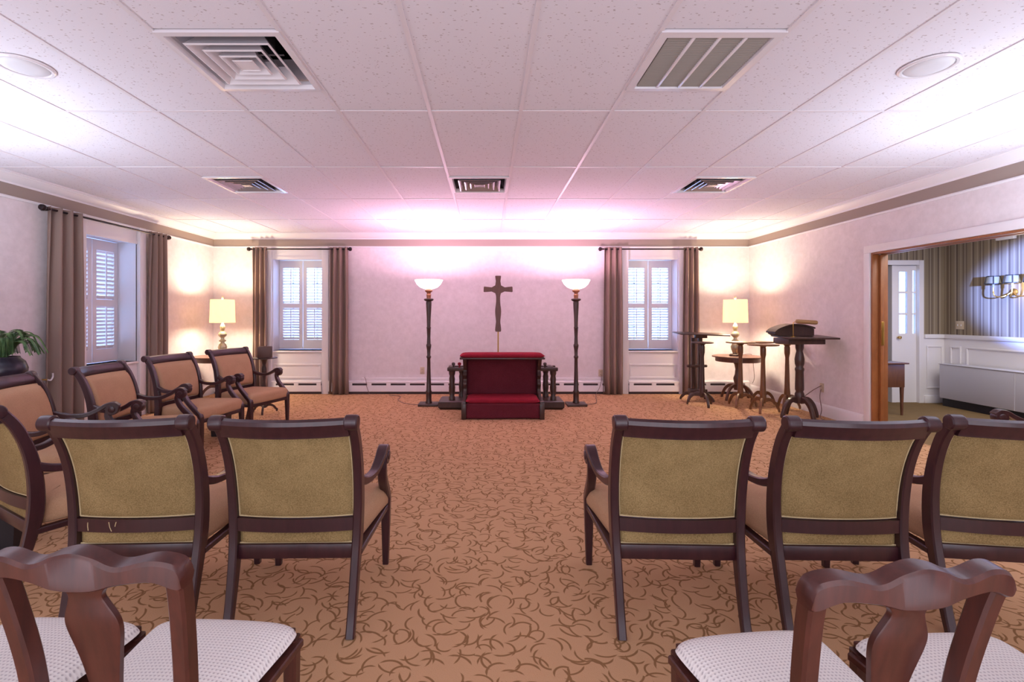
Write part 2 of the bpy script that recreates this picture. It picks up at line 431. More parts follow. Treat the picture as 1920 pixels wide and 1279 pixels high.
def sq(h, z): return [(-h, -h, z), (h, -h, z), (h, h, z), (-h, h, z)]
def frustum_ring(h0, z0, h1, z1, th=.004):
    return MB().loft([sq(h0, z0), sq(h1, z1), sq(h1 - th, z1), sq(h0 - th, z0), sq(h0, z0)], cap=False)
def diffuser(label, x, y, group, metal='vent_white', big=True):
    t_ = thing('air_diffuser', label, 'air vent', (x, y, ZC), 0, group)
    q = MB().loft([sq(.302, -.004), sq(.302, -.010), sq(.272, -.012), sq(.262, .01), sq(.262, .03), sq(.302, .03), sq(.302, -.004)], cap=False); q.build('frame', 'vent_white', t_, 20)
    frustum_ring(.262, .03, .19, .12).build('neck', 'plenum' if not big else 'vent_metal', t_, 20)
    for h0, h1 in ((.215, .155), (.155, .10), (.10, .05)):
        q = MB().loft([sq(h0, -.012), sq(h0 - .010, -.016), sq(h0 - .014, -.012), sq(h1, .062), sq(h1 + .004, .064), sq(h0 - .004, -.008), sq(h0, -.012)], cap=False)
        q.build('cone', metal, t_, 20)
    MB().loft([sq(.055, -.012), sq(.05, -.016), sq(.012, .03)], cap=True).build('centre_plate', metal, t_, 20)
    for sx in (-1, 1): MB().sweep([(sx * .05, 0, .045, .012, .004), (sx * .2, 0, .045, .012, .004)], (0, 1, 0)).build('brace', 'vent_metal', t_)
    MB().lathe([(.14, 0), (.14, .1), (.135, .1), (.135, 0), (.14, 0)], (0, 0, .10), 24, cap=False).build('duct_collar', 'plenum', t_)
    return t_
def centre(kx, ky):
    a, b_ = cols[colof(kx)]; c_, d_ = rows[rowof(ky)]; return (a + b_) / 2, (c_ + d_) / 2
x, y = centre(-1.3, 2.6); diffuser('large square white ceiling diffuser above the left aisle chairs, nearest the camera', x, y, 'square ceiling diffusers')
SM = ['small square ceiling diffuser at the left, above the armchairs by the left wall', 'small square ceiling diffuser in the middle, in line above the cross', 'small square ceiling diffuser at the right, towards the cluster of pedestals']
for lb, kx in zip(SM, (-2.52, -.08, 2.36)):
    x, y = centre(kx, 5.0); diffuser(lb, x, y, 'square ceiling diffusers', 'vent_metal', False)
# return air grille
x, y = centre(1.14, 2.6)
g = thing('return_grille', 'square white return air grille with four grey louvred panels in the ceiling', 'air vent', (x, y, ZC))
MB().loft([sq(.302, -.003), sq(.302, -.010), sq(.262, -.013), sq(.255, .01), sq(.302, .012), sq(.302, -.003)], cap=False).build('frame', 'vent_white', g, 20)
for i in range(3):
    xx = -.255 + .51 * (i + 1) / 4; MB().box(xx - .008, xx + .008, -.257, .257, -.012, .008, .002).build('divider', 'vent_white', g)
q = None
for p in range(4):
    q = MB(); x0 = -.255 + .51 * p / 4 + .006; x1 = x0 + .51 / 4 - .012
    for j in range(32):
        yy = -.252 + j * .0163
        q.add([(x0, yy, .006), (x1, yy, .006), (x1, yy + .012, -.006), (x0, yy + .012, -.006), (x0, yy + .0015, .006), (x1, yy + .0015, .006), (x1, yy + .0135, -.006), (x0, yy + .0135, -.006)],
              [(0, 1, 2, 3), (4, 7, 6, 5), (0, 4, 5, 1), (3, 2, 6, 7)])
    o = q.build('louvre_panel', 'grille_grey', g, smooth=False); o['kind'] = 'stuff'
MB().box(-.27, .27, -.27, .27, .014, .02).build('backing', 'slot_dark', g, smooth=False)
for lb, x in (('round white ceiling speaker at the left edge, above the left chairs', -2.53), ('round white ceiling speaker at the right, above the wide opening', 2.41)):
    s_ = thing('ceiling_speaker', lb, 'speaker', (x, 2.62, ZC), 0, 'round ceiling speakers')
    MB().lathe([(.108, -.005), (.112, -.012), (.124, -.013), (.132, -.008), (.134, -.002), (.10, -.002)], n=40, cap=False).build('rim', 'vent_white', s_)
    MB().lathe([(.0, -.017), (.06, -.016), (.100, -.012), (.107, -.006), (.1, -.003)], n=40, cap=False).build('grille', 'speaker_grey', s_)

# ------------------------------------------------------------------ windows: pilasters, recess, shutters, panes
PW, PD = .11, .05
def window(n, label, frame_M, tilts=(.42, .58)):
    """local: x along the wall, y into the wall (0 = wall face), z up; inner opening x in [-.42,.42]"""
    hw = .4205
    def bd(q, name, m, parent, ang=35, smooth=True): return q.xform(frame_M).build(name, m, parent, ang, smooth)
    q = MB()
    # recess lining and header / apron boards
    q.box(-hw, -hw + .012, 0, .36, WZ0, WZ1); q.box(hw - .012, hw, 0, .36, WZ0, WZ1)
    q.box(-hw, hw, 0, .36, WZ1 - .012, WZ1); q.box(-hw, hw, -.004, .0, WZ1, ZB0); q.box(-hw, hw, -.018, 0, WZ1 - .03, WZ1 + .02)
    root = bd(q, 'window_%d' % n, 'white_paint', None, smooth=False); struct(root); root['label'] = label
    for sx in (-1, 1):
        q = MB().box(min(sx * hw, sx * (hw + PW)), max(sx * hw, sx * (hw + PW)), -PD, .0, 0, ZB0 - .002, .004); bd(q, 'pilaster', 'white_paint', root)
    bd(MB().box(-hw, hw, -.035, .30, WZ0 - .03, WZ0, .006), 'sill', 'white_paint', root)
    bd(MB().box(-hw, hw, -.008, 0, .2, WZ0 - .03), 'apron', 'white_paint', root, smooth=False)
    q = MB()
    for z0, z1 in ((.47, .50), (.255, .285)): q.box(-hw + .03, hw - .03, -.020, -.008, z0, z1, .004)
    for sx in (-1, 1): q.box(sx * (hw - .045) - .015, sx * (hw - .045) + .015, -.020, -.008, .285, .47, .004)
    bd(q, 'apron_moulding', 'white_paint', root)
    # sash, muntins and pane
    q = MB(); ys0, ys1 = .335, .365
    for sx in (-1, 1): q.box(sx * (hw - .032) - .02, sx * (hw - .032) + .02, ys0, ys1, WZ0, WZ1 - .012)
    for z in (WZ0 + .03, (WZ0 + WZ1) / 2, WZ1 - .04): q.box(-hw, hw, ys0, ys1, z - .028, z + .028)
    bd(q, 'sash', 'white_paint', root, smooth=False)
    for sx in (-.21, .21): bd(MB().box(sx - .011, sx + .011, .338, .362, WZ0, WZ1 - .012), 'muntin', 'white_paint', root, smooth=False)
    for z in (WZ0 + .40, WZ1 - .41): bd(MB().box(-hw, hw, .338, .362, z - .011, z + .011), 'muntin', 'white_paint', root, smooth=False)
    bd(MB().box(-hw + .012, hw - .012, .349, .351, WZ0, WZ1 - .012), 'pane', 'glass', root, smooth=False)
    # two hinged shutter panels, each with an upper and a lower bank of louvres
    ysh = .235; zt = WZ1 - .02; zb = WZ0 + .012; zm = (zt + zb) / 2 - .02
    for sx in (-1, 1):
        x0, x1 = (-hw + .016, -.004) if sx < 0 else (.004, hw - .016)
        q = MB(); st = .062
        q.box(x0, x0 + st, ysh, ysh + .028, zb, zt); q.box(x1 - st, x1, ysh, ysh + .028, zb, zt)
        q.box(x0 + st, x1 - st, ysh, ysh + .028, zt - .13, zt); q.box(x0 + st, x1 - st, ysh, ysh + .028, zb, zb + .16); q.box(x0 + st, x1 - st, ysh, ysh + .028, zm - .04, zm + .04)
        sh = bd(q, 'shutter_panel', 'white_paint', root, smooth=False)
        for za, zb2, tilt in ((zm + .04, zt - .13, tilts[0]), (zb + .16, zm - .04, tilts[1])):
            n_ = 12; p = (zb2 - za) / n_
            for i in range(n_):
                q = MB(); zc = za + p * (i + .5); hh = .029; dy, dz = hh * math.cos(tilt), hh * math.sin(tilt)
                yc = ysh + .014
                q.add([(x, yc + a * dy + b_ * .004 * math.sin(tilt), zc - a * dz + b_ * .004 * math.cos(tilt)) for x in (x0 + st, x1 - st) for a, b_ in ((-1, 0), (0, -1), (1, 0), (0, 1))],
                      [(0, 1, 2, 3), (7, 6, 5, 4), (0, 4, 5, 1), (1, 5, 6, 2), (2, 6, 7, 3), (3, 7, 4, 0)])
                bd(q, 'slat', 'white_paint', sh, smooth=False)
            bd(MB().box((x0 + x1) / 2 - .006, (x0 + x1) / 2 + .006, ysh - .016, ysh - .006, za + .01, zb2 - .01), 'tilt_rod', 'white_paint', sh, smooth=False)
    return root
def TR(x, y, rz): return Matrix.Translation((x, y, 0)) @ Matrix.Rotation(rz, 4, 'Z')
window(1, 'shuttered window in the back wall left of the cross', TR(sum(W1) / 2, YB, 0), (.40, .80))
window(2, 'shuttered window in the back wall right of the cross', TR(sum(W2) / 2, YB, 0))
window(3, 'shuttered window in the left wall', TR(XL, sum(W3) / 2, PI / 2), (.95, .95))

# ------------------------------------------------------------------ baseboard heater along the back wall
def heater(x0, x1, label):
    h = thing('baseboard_heater', label, 'heater', ((x0 + x1) / 2, YB, 0), 0, 'white baseboard heaters')
    L_ = (x1 - x0) / 2
    p = [(-.004, .215), (-.03, .222), (-.062, .205), (-.062, .16)]
    MB().loft([[(sx * L_, y, z) for y, z in ((0, .218), (-.03, .222), (-.064, .205), (-.064, .180), (-.05, .176), (0, .176))] for sx in (-1, 1)]).build('hood', 'heater_white', h, 20)
    MB().loft([[(sx * L_, y, z) for y, z in ((-.012, .14), (-.05, .144), (-.066, .138), (-.070, .045), (-.06, .038), (-.012, .038))] for sx in (-1, 1)]).build('front_cover', 'heater_white', h, 20)
    MB().box(-L_, L_, -.045, -.002, 0, .178).build('core', 'slot_dark', h, smooth=False)
    n_ = max(1, int(2 * L_ / .32))
    for i in range(n_ + 1):
        xx = -L_ + .04 + i * (2 * L_ - .08) / n_
        MB().box(xx - .035, xx + .035, -.0655, -.045, .132, .184).build('bracket', 'heater_white', h, smooth=False)
    return h
heater(XL + .05, W1[0] - PW - .005, 'white baseboard heater in the left corner of the back wall')
heater(W1[0] + .005, W1[1] - .005, 'white baseboard heater under the left window of the back wall')
heater(W1[1] + PW + .005, W2[0] - PW - .005, 'long white baseboard heater behind the kneeler and torchieres')
heater(W2[0] + .005, W2[1] - .005, 'white baseboard heater under the right window of the back wall')
heater(W2[1] + PW + .005, XR - .03, 'white baseboard heater behind the cluster of pedestals')
struct(MB().box(-2.11, 2.2, YB - .03, YB, .222, .268, .006).build('trim_1', 'heater_white'))

# ------------------------------------------------------------------ opening, jamb, pocket doors
q = MB()
q.box(XR - .018, XR, OP1, OP1 + .085, 0, OPZ, .003); q.box(XR - .018, XR, OP0 - .085, OP1 + .085, OPZ, OPZ + .085, .003); q.box(XR - .018, XR, OP0 - .085, OP0, 0, OPZ, .003)
struct(q.build('trim_2', 'white_paint'))['label'] = 'white casing around the wide opening to the hall'
q = MB()
q.box(XR, XR + .075, OP1 - .02, OP1, 0, OPZ, .002); q.box(XR + .115, XR + .18, OP1 - .02, OP1, 0, OPZ, .002)
q.box(XR, XR + .075, OP0, OP1 - .02, OPZ - .02, OPZ, .002); q.box(XR + .115, XR + .18, OP0, OP1, OPZ - .02, OPZ, .002)
q.box(XR, XR + .18, OP0, OP0 + .02, 0, OPZ)
struct(q.build('trim_3', 'oak'))['label'] = 'wood lining of the wide opening'
pd = thing('door_1', 'wood pocket door slid into the wall at the wide opening', 'door', (XR + .095, OP1 - .045, 0)); struct(pd)
MB().box(-.018, .018, 0, .04, .005, OPZ - .025, .002).build('door_edge', 'oak', pd)
q = MB().box(-.017, .017, -.010, 0, .975, 1.245, .004); q.build('edge_pull', 'brass', pd)

# ------------------------------------------------------------------ hall
HXR, HYB = 6.87, 7.21
D0, D1, DZ = 5.45, 6.48, 2.07
wh = struct(add_boxes('wall_hall_back', 'stripe_x', [(XR + .18, D0, HYB, HYB + .12, 0, ZT), (D1, HXR + .4, HYB, HYB + .05, 0, ZT), (D0, D1, HYB, HYB + .12, DZ, ZT)]))
wr = struct(MB().box(HXR, HXR + .2, -.2, HYB, 0, ZT).build('wall_hall_right', 'stripe_y', smooth=False))
struct(MB().box(XR + .18, HXR, -.4, -.2, 0, ZT).build('wall_hall_front', 'stripe_x', smooth=False))
struct(MB().box(XR + .18, HXR, -.2, HYB, ZC, ZC + .05).build('ceiling_hall', 'white_paint', smooth=False))
# wainscot
MB().box(D1 + .065, HXR, HYB - .02, HYB, 0, .97).build('wainscot', 'white_paint', wh, smooth=False)
MB().box(D1 + .065, HXR, HYB - .045, HYB, .97, 1.03, .008).build('chair_rail', 'white_paint', wh)
MB().box(D1 + .065, HXR, HYB - .04, HYB, 0, .11, .006).build('skirting', 'white_paint', wh)
MB().box(HXR - .02, HXR, -.2, HYB, 0, .97).build('wainscot', 'white_paint', wr, smooth=False)
MB().box(HXR - .045, HXR, -.2, HYB, .97, 1.03, .008).build('chair_rail', 'white_paint', wr)
def panel(parent, M, w_, z0, z1):
    q = MB(); e = .022
    q.box(0, w_, -.014, 0, z0, z0 + e, .003); q.box(0, w_, -.014, 0, z1 - e, z1, .003); q.box(0, e, -.014, 0, z0 + e, z1 - e, .003); q.box(w_ - e, w_, -.014, 0, z0 + e, z1 - e, .003)
    q.xform(M).build('wainscot_panel', 'white_paint', parent)
panel(wh, Matrix.Translation((D1 + .10, HYB - .02, 0)), .24, .22, .86)
for i in range(6): panel(wr, Matrix.Translation((HXR - .02, HYB - .12 - i * .95, 0)) @ Matrix.Rotation(-PI / 2, 4, 'Z'), .80 if i else .16, .22, .86) if i == 0 else panel(wr, Matrix.Translation((HXR - .02, HYB - .36 - (i - 1) * .95, 0)) @ Matrix.Rotation(-PI / 2, 4, 'Z'), .85, .22, .86)
# glazed door and side lights
dr = struct(add_boxes('door_2', 'white_paint', [(D0 - .06, D0, HYB - .02, HYB + .12, 0, DZ + .07), (D1 - .004, D1 + .065, HYB - .02, HYB + .05, 0, DZ + .07), (D0, D1, HYB - .02, HYB + .12, DZ, DZ + .07), (6.10, 6.165, HYB + .02, HYB + .12, 0, DZ)]))
dr['label'] = 'white glazed hall door with side light, seen through the wide opening'
q = MB(); a0, a1 = 6.168, 6.40; y0, y1 = HYB + .03, HYB + .07
q.box(a0, a0 + .05, y0, y1, 0, DZ); q.box(a1 - .06, a1, y0, y1, 0, DZ); q.box(a0 + .05, a1 - .06, y0, y1, 1.97, DZ); q.box(a0 + .05, a1 - .06, y0, y1, 0, 1.04)
for z in (1.335, 1.66): q.box(a0 + .05, a1 - .06, y0, y1, z - .015, z + .015)
lf = q.build('door_leaf', 'white_paint', dr, smooth=False)
for z0, z1 in ((1.04, 1.32), (1.35, 1.645), (1.675, 1.97)): MB().box(a0 + .05, a1 - .06, HYB + .049, HYB + .051, z0, z1).build('pane', 'glass', lf, smooth=False)
MB().lathe([(.0, -.02), (.022, -.015), (.025, 0), (.012, .01), (.012, .03)], (a0 + .03, HYB, .98), 12, 'Y').build('door_knob', 'brass', lf)
q = MB(); q.box(6.40, 6.42, y0, y1, 0, DZ); q.box(6.465, D1, y0, y1, 0, DZ); q.box(6.42, 6.465, y0, y1, 1.99, DZ); q.box(6.42, 6.465, y0, y1, 0, 1.04)
for z in (1.335, 1.66): q.box(6.42, 6.465, y0, y1, z - .012, z + .012)
sl = q.build('side_light', 'white_paint', dr, smooth=False)
MB().box(6.42, 6.465, HYB + .049, HYB + .051, 1.04, 1.99).build('pane', 'glass', sl, smooth=False)
# dim room behind the open half of the doorway
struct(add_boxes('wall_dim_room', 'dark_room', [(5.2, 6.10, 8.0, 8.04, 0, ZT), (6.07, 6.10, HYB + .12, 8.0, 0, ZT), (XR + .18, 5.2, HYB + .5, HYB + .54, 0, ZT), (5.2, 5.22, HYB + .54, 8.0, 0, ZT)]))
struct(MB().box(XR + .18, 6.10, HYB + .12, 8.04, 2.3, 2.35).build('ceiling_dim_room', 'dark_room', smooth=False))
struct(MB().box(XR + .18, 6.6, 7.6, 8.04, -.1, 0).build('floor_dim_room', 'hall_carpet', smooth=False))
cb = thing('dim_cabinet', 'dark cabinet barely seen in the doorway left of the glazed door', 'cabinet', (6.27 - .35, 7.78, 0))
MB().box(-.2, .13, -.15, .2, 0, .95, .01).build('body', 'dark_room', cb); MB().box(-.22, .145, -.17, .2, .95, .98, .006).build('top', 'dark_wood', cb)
lp = thing('small_lamp', 'small lit lamp in the dim doorway left of the glazed door', 'lamp', (6.27 - .36, 7.72, .98))
MB().lathe([(.05, 0), (.05, .02), (.02, .05), (.03, .12), (.012, .2), (.012, .5)], n=16).build('base', 'lamp_base', lp)
MB().lathe([(.075, .42), (.055, .66), (.053, .66), (.073, .42), (.075, .42)], n=20, cap=False).build('lamp_shade', 'lamp_shade', lp)
# convector along the hall wall
cv = thing('convector', 'long grey white convector cabinet along the hall wall under the striped wallpaper', 'radiator', (6.595, 7.0, 0))
def yb(q): return q
MB().box(0, .225, -5.0, 0, .115, .60, .008).build('cabinet', 'convector', cv)
MB().box(.03, .225, -4.98, -.02, 0, .115).build('plinth', 'black_plastic', cv, smooth=False)
MB().box(-.006, .225, -5.0, .004, .600, .612, .003).build('top_edge', 'convector', cv)
for i in range(1, 5): MB().box(-.003, .0, -i * 1.0 - .004, -i * 1.0 + .004, .12, .595).build('seam', 'convector', cv, smooth=False)
# sconces
def sconce():
    s_ = thing('wall_sconce', 'brass wall sconce with small black shades on the striped hall wall', 'lamp', (HXR, 6.25, 1.62))
    MB().lathe([(.045, 0), (.045, -.012), (.02, -.03), (.0, -.035)], (0, 0, 0), 16, 'X').build('backplate', 'brass', s_)
    for dy in (.13, -.10, -.33):
        MB().tube(cr([(-.03, 0, 0), (-.10, dy * .4, -.06), (-.14, dy * .9, -.04), (-.14, dy, .06)]), .008).build('arm', 'brass', s_)
        MB().lathe([(.012, .06), (.012, .12)], (-.14, dy, 0), 10).build('candle', 'sconce_shade', s_)
        sh = MB().lathe([(.078, .11), (.058, .215), (.056, .215), (.076, .11), (.078, .11)], (-.14, dy, 0), 20, cap=False).build('lamp_shade', 'sconce_shade', s_)
        MB().lathe([(.080, .106), (.0785, .12), (.075, .12), (.076, .106), (.080, .106)], (-.14, dy, 0), 20, cap=False).build('shade_band', 'sconce_black', sh)
        MB().lathe([(.0605, .205), (.0585, .219), (.055, .219), (.057, .205), (.0605, .205)], (-.14, dy, 0), 20, cap=False).build('shade_band', 'sconce_black', sh)
        for k in range(4):
            a = PI / 4 + k * PI / 2
            MB().tube([(-.14 + .08 * math.cos(a), dy + .08 * math.sin(a), .108), (-.14 + .059 * math.cos(a), dy + .059 * math.sin(a), .217)], .007, 6).build('shade_corner', 'sconce_black', sh)
    return s_
sconce()
light('sconce_bulb', 'POINT', (HXR - .14, 6.07, 1.70), 3.0, (1, .85, .6), .03)
tag(MB().box(HXR - .05, HXR, 6.22, 6.44, 2.315, 2.36, .008).build('emergency_light', 'white_paint'), 'slim white fixture high on the striped hall wall', 'fixture')
sw = thing('switch_plate', 'pale switch plate on the striped hall wall above the chair rail', 'switch', (HXR, 6.97, 1.17))
MB().box(-.008, 0, -.06, .06, -.06, .06, .003).build('plate', 'outlet_tan', sw)
for dy in (-.025, .025): MB().box(-.014, -.008, dy - .006, dy + .006, -.013, .013, .002).build('toggle', 'white_paint', sw)
# small desk in the hall
ds = thing('writing_desk', 'small brown wooden desk with tapered legs just inside the hall', 'desk', (5.2, 6.5, 0))
MB().box(-.33, .31, -.24, .24, .675, .695, .004).build('top', 'walnut', ds)
MB().box(-.30, .275, -.21, .21, .37, .675, .003).build('apron', 'walnut', ds)
for sx, sy in ((-.275, -.19), (.252, -.19), (-.275, .19), (.252, .19)):
    MB().sweep([(sx, sy, 0, .022, .022), (sx, sy, .40, .04, .04)], (1, 0, 0)).build('leg', 'walnut', ds)

# ------------------------------------------------------------------ curtains and rods
def curtain(name_label, M, w_, z1, folds=3, flare=.04):
    q = MB(); n = folds * 14; rows_ = [0.0, .15, .4, .7, .92, 1.0]; R = []
    for v_ in rows_:
        z = .012 + (z1 - .012) * v_; k = 1 - v_; ring = []
        for i in range(n + 1):
            u = i / n
            x = (u - .5) * (w_ + flare * k) + .008 * math.sin(5 * u + 3 * v_) * k
            a = (.045 + .008 * math.sin(7 * u + 1.3)) * (1 - .10 * v_)
            y = a * math.sin(2 * PI * folds * u + .35 * math.sin(4 * v_ + 3 * u)) + .006 * math.sin(9 * u)
            ring.append((x, y, z))
        R.append(ring)
    q.loft(R, cap=False, closed=False); q.xform(M)
    o = q.build('curtain', 'curtain_cloth', None, 80)
    md = o.modifiers.new('thickness', 'SOLIDIFY'); md.thickness = .004
    return tag(o, name_label, 'curtain', 'taupe curtains')
YC = YB - .115; ZR = 2.407
def px(x, d): return (x - 914) * d / 899
for lb, x0, x1 in (('narrow taupe curtain at the left side of the back left window', 474, 500), ('taupe curtain at the right side of the back left window, nearer the torchiere', 619, 652),
                   ('taupe curtain at the left side of the back right window, nearer the torchiere', 1133, 1166), ('narrow taupe curtain at the right side of the back right window, behind the stands', 1282, 1309)):
    a, b_ = px(x0, YC), px(x1, YC); curtain(lb, TR((a + b_) / 2, YC, 0), b_ - a, ZR + .03)
XC = XL + .11
for lb, y0, y1 in (('taupe curtain on the left wall, nearest the camera, beside the fern', 4.92, 5.30), ('taupe curtain on the far side of the left wall window', 6.40, 6.68)):
    curtain(lb, TR(XC, (y0 + y1) / 2, PI / 2), y1 - y0, ZR + .03)
def rod(lb, M, L_):
    r = thing('curtain_rod', lb, 'curtain rod', (0, 0, 0), 0, 'dark curtain rods'); r.matrix_world = M
    MB().lathe([(.012, -L_ / 2), (.012, L_ / 2)], (0, 0, ZR), 12, 'X').build('rod', 'black_metal', r)
    for sx in (-1, 1):
        MB().lathe([(.012, 0), (.018, .01), (.014, .02), (.03, .04), (.034, .055), (.028, .075), (.0, .088)] if sx > 0 else [(.0, -.088), (.028, -.075), (.034, -.055), (.03, -.04), (.014, -.02), (.018, -.01), (.012, 0)],
                   (sx * L_ / 2, 0, ZR), 14, 'X').build('finial', 'black_metal', r)
        MB().box(sx * (L_ / 2 - .05) - .01, sx * (L_ / 2 - .05) + .01, 0, .11, ZR - .012, ZR + .012, .003).build('bracket', 'black_metal', r)
    return r
rod('dark curtain rod over the back left window', TR((px(463, YC) + px(660, YC)) / 2, YC, 0), px(660, YC) - px(463, YC) - .17)
rod('dark curtain rod over the back right window', TR((px(1122, YC) + px(1318, YC)) / 2, YC, 0), px(1318, YC) - px(1122, YC) - .17)
rod('dark curtain rod over the left wall window', TR(XC, 5.79, PI / 2), 1.80)
hb = thing('curtain_holdback', 'small pale curtain holdback hook on the left wall behind the armchair', 'holdback', (XL, 4.90, .66))
MB().lathe([(.02, 0), (.02, .008), (.008, .015), (.008, .10)], (0, 0, 0), 12, 'X').build('post', 'brass', hb)
MB().tube(cr([(.10, 0, 0), (.105, .03, -.01), (.10, .06, .02), (.10, .06, .06)]), .008).build('hook', 'vent_white', hb)

# ------------------------------------------------------------------ armchairs
BACK = [(-.30, 0, .252), (-.268, .10, .253), (-.226, .27, .256), (-.202, .40, .260), (-.204, .55, .265), (-.228, .69, .267), (-.272, .81, .268), (-.325, .89, .268)]
_bk = cr(BACK, 8)
def back_at(z):
    for a, b_ in zip(_bk, _bk[1:]):
        if a[1] <= z <= b_[1]:
            f = (z - a[1]) / (b_[1] - a[1] + 1e-9); return a[0] + f * (b_[0] - a[0]), a[2] + f * (b_[2] - a[2])
    return _bk[-1][0], _bk[-1][2]
def make_armchair():
    t_ = thing('armchair', 'armchair', 'chair')
    hs = [.032, .036, .050, .062, .058, .050, .046, .044]
    for s in (-1, 1):
        pts = cr([(s * x, y, z, .036, h) for (y, z, x), h in zip(BACK, hs)], 5)
        o = MB().sweep(pts, (1, 0, 0)).build('back_post', 'mahogany', t_)
        q = MB().lathe([(.010, -.028), (.026, -.027), (.031, -.022), (.032, .0), (.031, .022), (.027, .027), (.010, .029)], (s * .268, -.335, .893), 18, 'X'); q.build('scroll', 'mahogany', o)
        # front leg
        MB().sweep([(s * .283, .292, 0, .030, .030), (s * .284, .290, .20, .042, .042), (s * .285, .285, .352, .050, .050)], (1, 0, 0)).build('leg', 'mahogany', t_)
        # arm, scroll and support
        a = cr([(s * .262, -.215, .620, .036, .040), (s * .272, -.13, .590, .038, .034), (s * .286, -.02, .586, .040, .030), (s * .296, .06, .618, .046, .030), (s * .30, .115, .652, .050, .028), (s * .30, .158, .660, .050, .024), (s * .30, .190, .640, .048, .018)], 6)
        ao = MB().sweep(a, (1, 0, 0)).build('arm', 'mahogany', t_)
        f = 1 if s > 0 else -1
        pr = [(.006, -.033), (.020, -.031), (.024, -.025), (.040, -.025), (.044, -.019), (.044, .019), (.040, .025), (.024, .025), (.020, .031), (.006, .033)]
        MB().lathe(pr, (s * .30, .150, .620), 24, 'X').build('scroll', 'mahogany', ao)
        sp = cr([(s * .30, .125, .612, .044, .030), (s * .299, .118, .570, .044, .034), (s * .295, .150, .505, .044, .040), (s * .290, .220, .430, .046, .044), (s * .286, .275, .375, .048, .046), (s * .285, .287, .340, .048, .048)], 6)
        MB().sweep(sp, (1, 0, 0)).build('arm_support', 'mahogany', t_)
        MB().sweep([(s * .258, -.20, .308, .028, .038), (s * .283, .285, .312, .028, .038)], (0, 0, 1)).xform(Matrix.Identity(4)).build('seat_rail', 'mahogany', t_)
    def bow(u, k): return -.045 * k * (1 - u * u)
    # crest rail
    R = []
    for i in range(17):
        u = -1 + 2 * i / 16; x = .255 * u; y = -.312 + bow(u, 1)
        sec = [(-.020, .836), (.014, .836), (.018, .846), (.012, .880), (-.004, .906), (-.026, .914), (-.042, .906), (-.046, .890), (-.036, .868), (-.022, .846)]
        R.append([(x, y + a, z) for a, z in sec])
    MB().loft(R).build('top_rail', 'mahogany', t_)
    R = []
    for i in range(13):
        u = -1 + 2 * i / 12; x = .252 * u; y = -.205 + bow(u, .5)
        R.append([(x, y + a, z) for a, z in ((-.018, .410), (.014, .410), (.014, .464), (-.018, .464))])
    MB().loft(R).build('lower_rail', 'mahogany', t_, 30)
    MB().box(-.25, .25, -.222, -.190, .288, .350, .005).build('seat_rail', 'mahogany', t_)
    MB().box(-.285, .285, .265, .300, .292, .332, .005).build('seat_rail', 'mahogany', t_)
    # pads of the back
    def zz(v_): return .466 + (.838 - .466) * (v_ + 1) / 2
    def sh(u, v_, p=10): return ((1 - abs(u) ** p) ** .5) * ((1 - abs(v_) ** p) ** .5)
    def fr(u, v_, sd):
        z = zz(v_); y, w_ = back_at(z); k = .5 + .5 * (v_ + 1) / 2; w_ -= .0185
        return (u * w_, y + bow(u, k) + (.012 + .034 * sh(u, v_, 6) if sd else .0), z)
    def bk(u, v_, sd):
        z = zz(v_); y, w_ = back_at(z); k = .5 + .5 * (v_ + 1) / 2; w_ -= .0185
        return (u * w_, y + bow(u, k) + (-.004 if sd else -.006 - .016 * sh(u, v_, 8)), z)
    MB().pad(fr).build('backrest', 'tan_fabric', t_, 80)
    bp = MB().pad(bk).build('back_panel', 'olive_weave', t_, 80)
    rim = [(-1 + 2 * i / 14, -1) for i in range(14)] + [(1, -1 + 2 * i / 12) for i in range(12)] + [(1 - 2 * i / 14, 1) for i in range(14)] + [(-1, 1 - 2 * i / 12) for i in range(13)]
    MB().tube([(bk(u * .985, v_ * .98, 0)[0], bk(u, v_, 0)[1] - .003, bk(u, v_ * .975, 0)[2]) for u, v_ in rim], .0035, 6).build('piping', 'piping', bp)
    # seat
    def outline(ins):
        hb, hf, yb_, yf = .246 - ins, .303 - ins, -.196 + ins, .300 - ins; P = []
        def cor(cx, cy, r, a0, a1): return [(cx + r * math.cos(a0 + (a1 - a0) * k / 4), cy + r * math.sin(a0 + (a1 - a0) * k / 4)) for k in range(5)]
        r = max(.035 - ins * .3, .012)
        P += cor(hf - r, yf - r, r, 0, PI / 2); P += [(x, yf + .014 * (1 - (x / hf) ** 2)) for x in (.15, .075, 0, -.075, -.15)]
        P += cor(-hf + r, yf - r, r, PI / 2, PI); P += [(-hf + (hf - hb) * t2, yf - (yf - yb_) * t2) for t2 in (.3, .55, .8)]
        P += cor(-hb + .012, yb_ + .012, .012, PI, 1.5 * PI); P += [(x, yb_) for x in (-.1, 0, .1)]
        P += cor(hb - .012, yb_ + .012, .012, 1.5 * PI, 2 * PI); P += [(hb + (hf - hb) * t2, yb_ + (yf - yb_) * t2) for t2 in (.2, .45, .7)]
        return P
    q = MB().loft([[(x, y, z) for x, y in outline(ins)] for z, ins in ((.329, .008), (.335, .002), (.36, 0), (.395, 0), (.415, .004), (.430, .016), (.440, .040), (.447, .085), (.450, .14))])
    q.build('seat', 'tan_fabric', t_, 70)
    def rear(u, v_, sd):
        r = sh(u, v_, 8)
        return (u * .243, -.200 - (0 if sd else .014 * r), .381 + v_ * .034)
    MB().pad(rear, 14, 6).build('seat_back_panel', 'olive_weave', t_, 80)
    MB().tube([(-.24, -.207, .353), (.24, -.207, .353)], .0035, 6).build('piping', 'piping', t_)
    return t_
R_ = math.radians
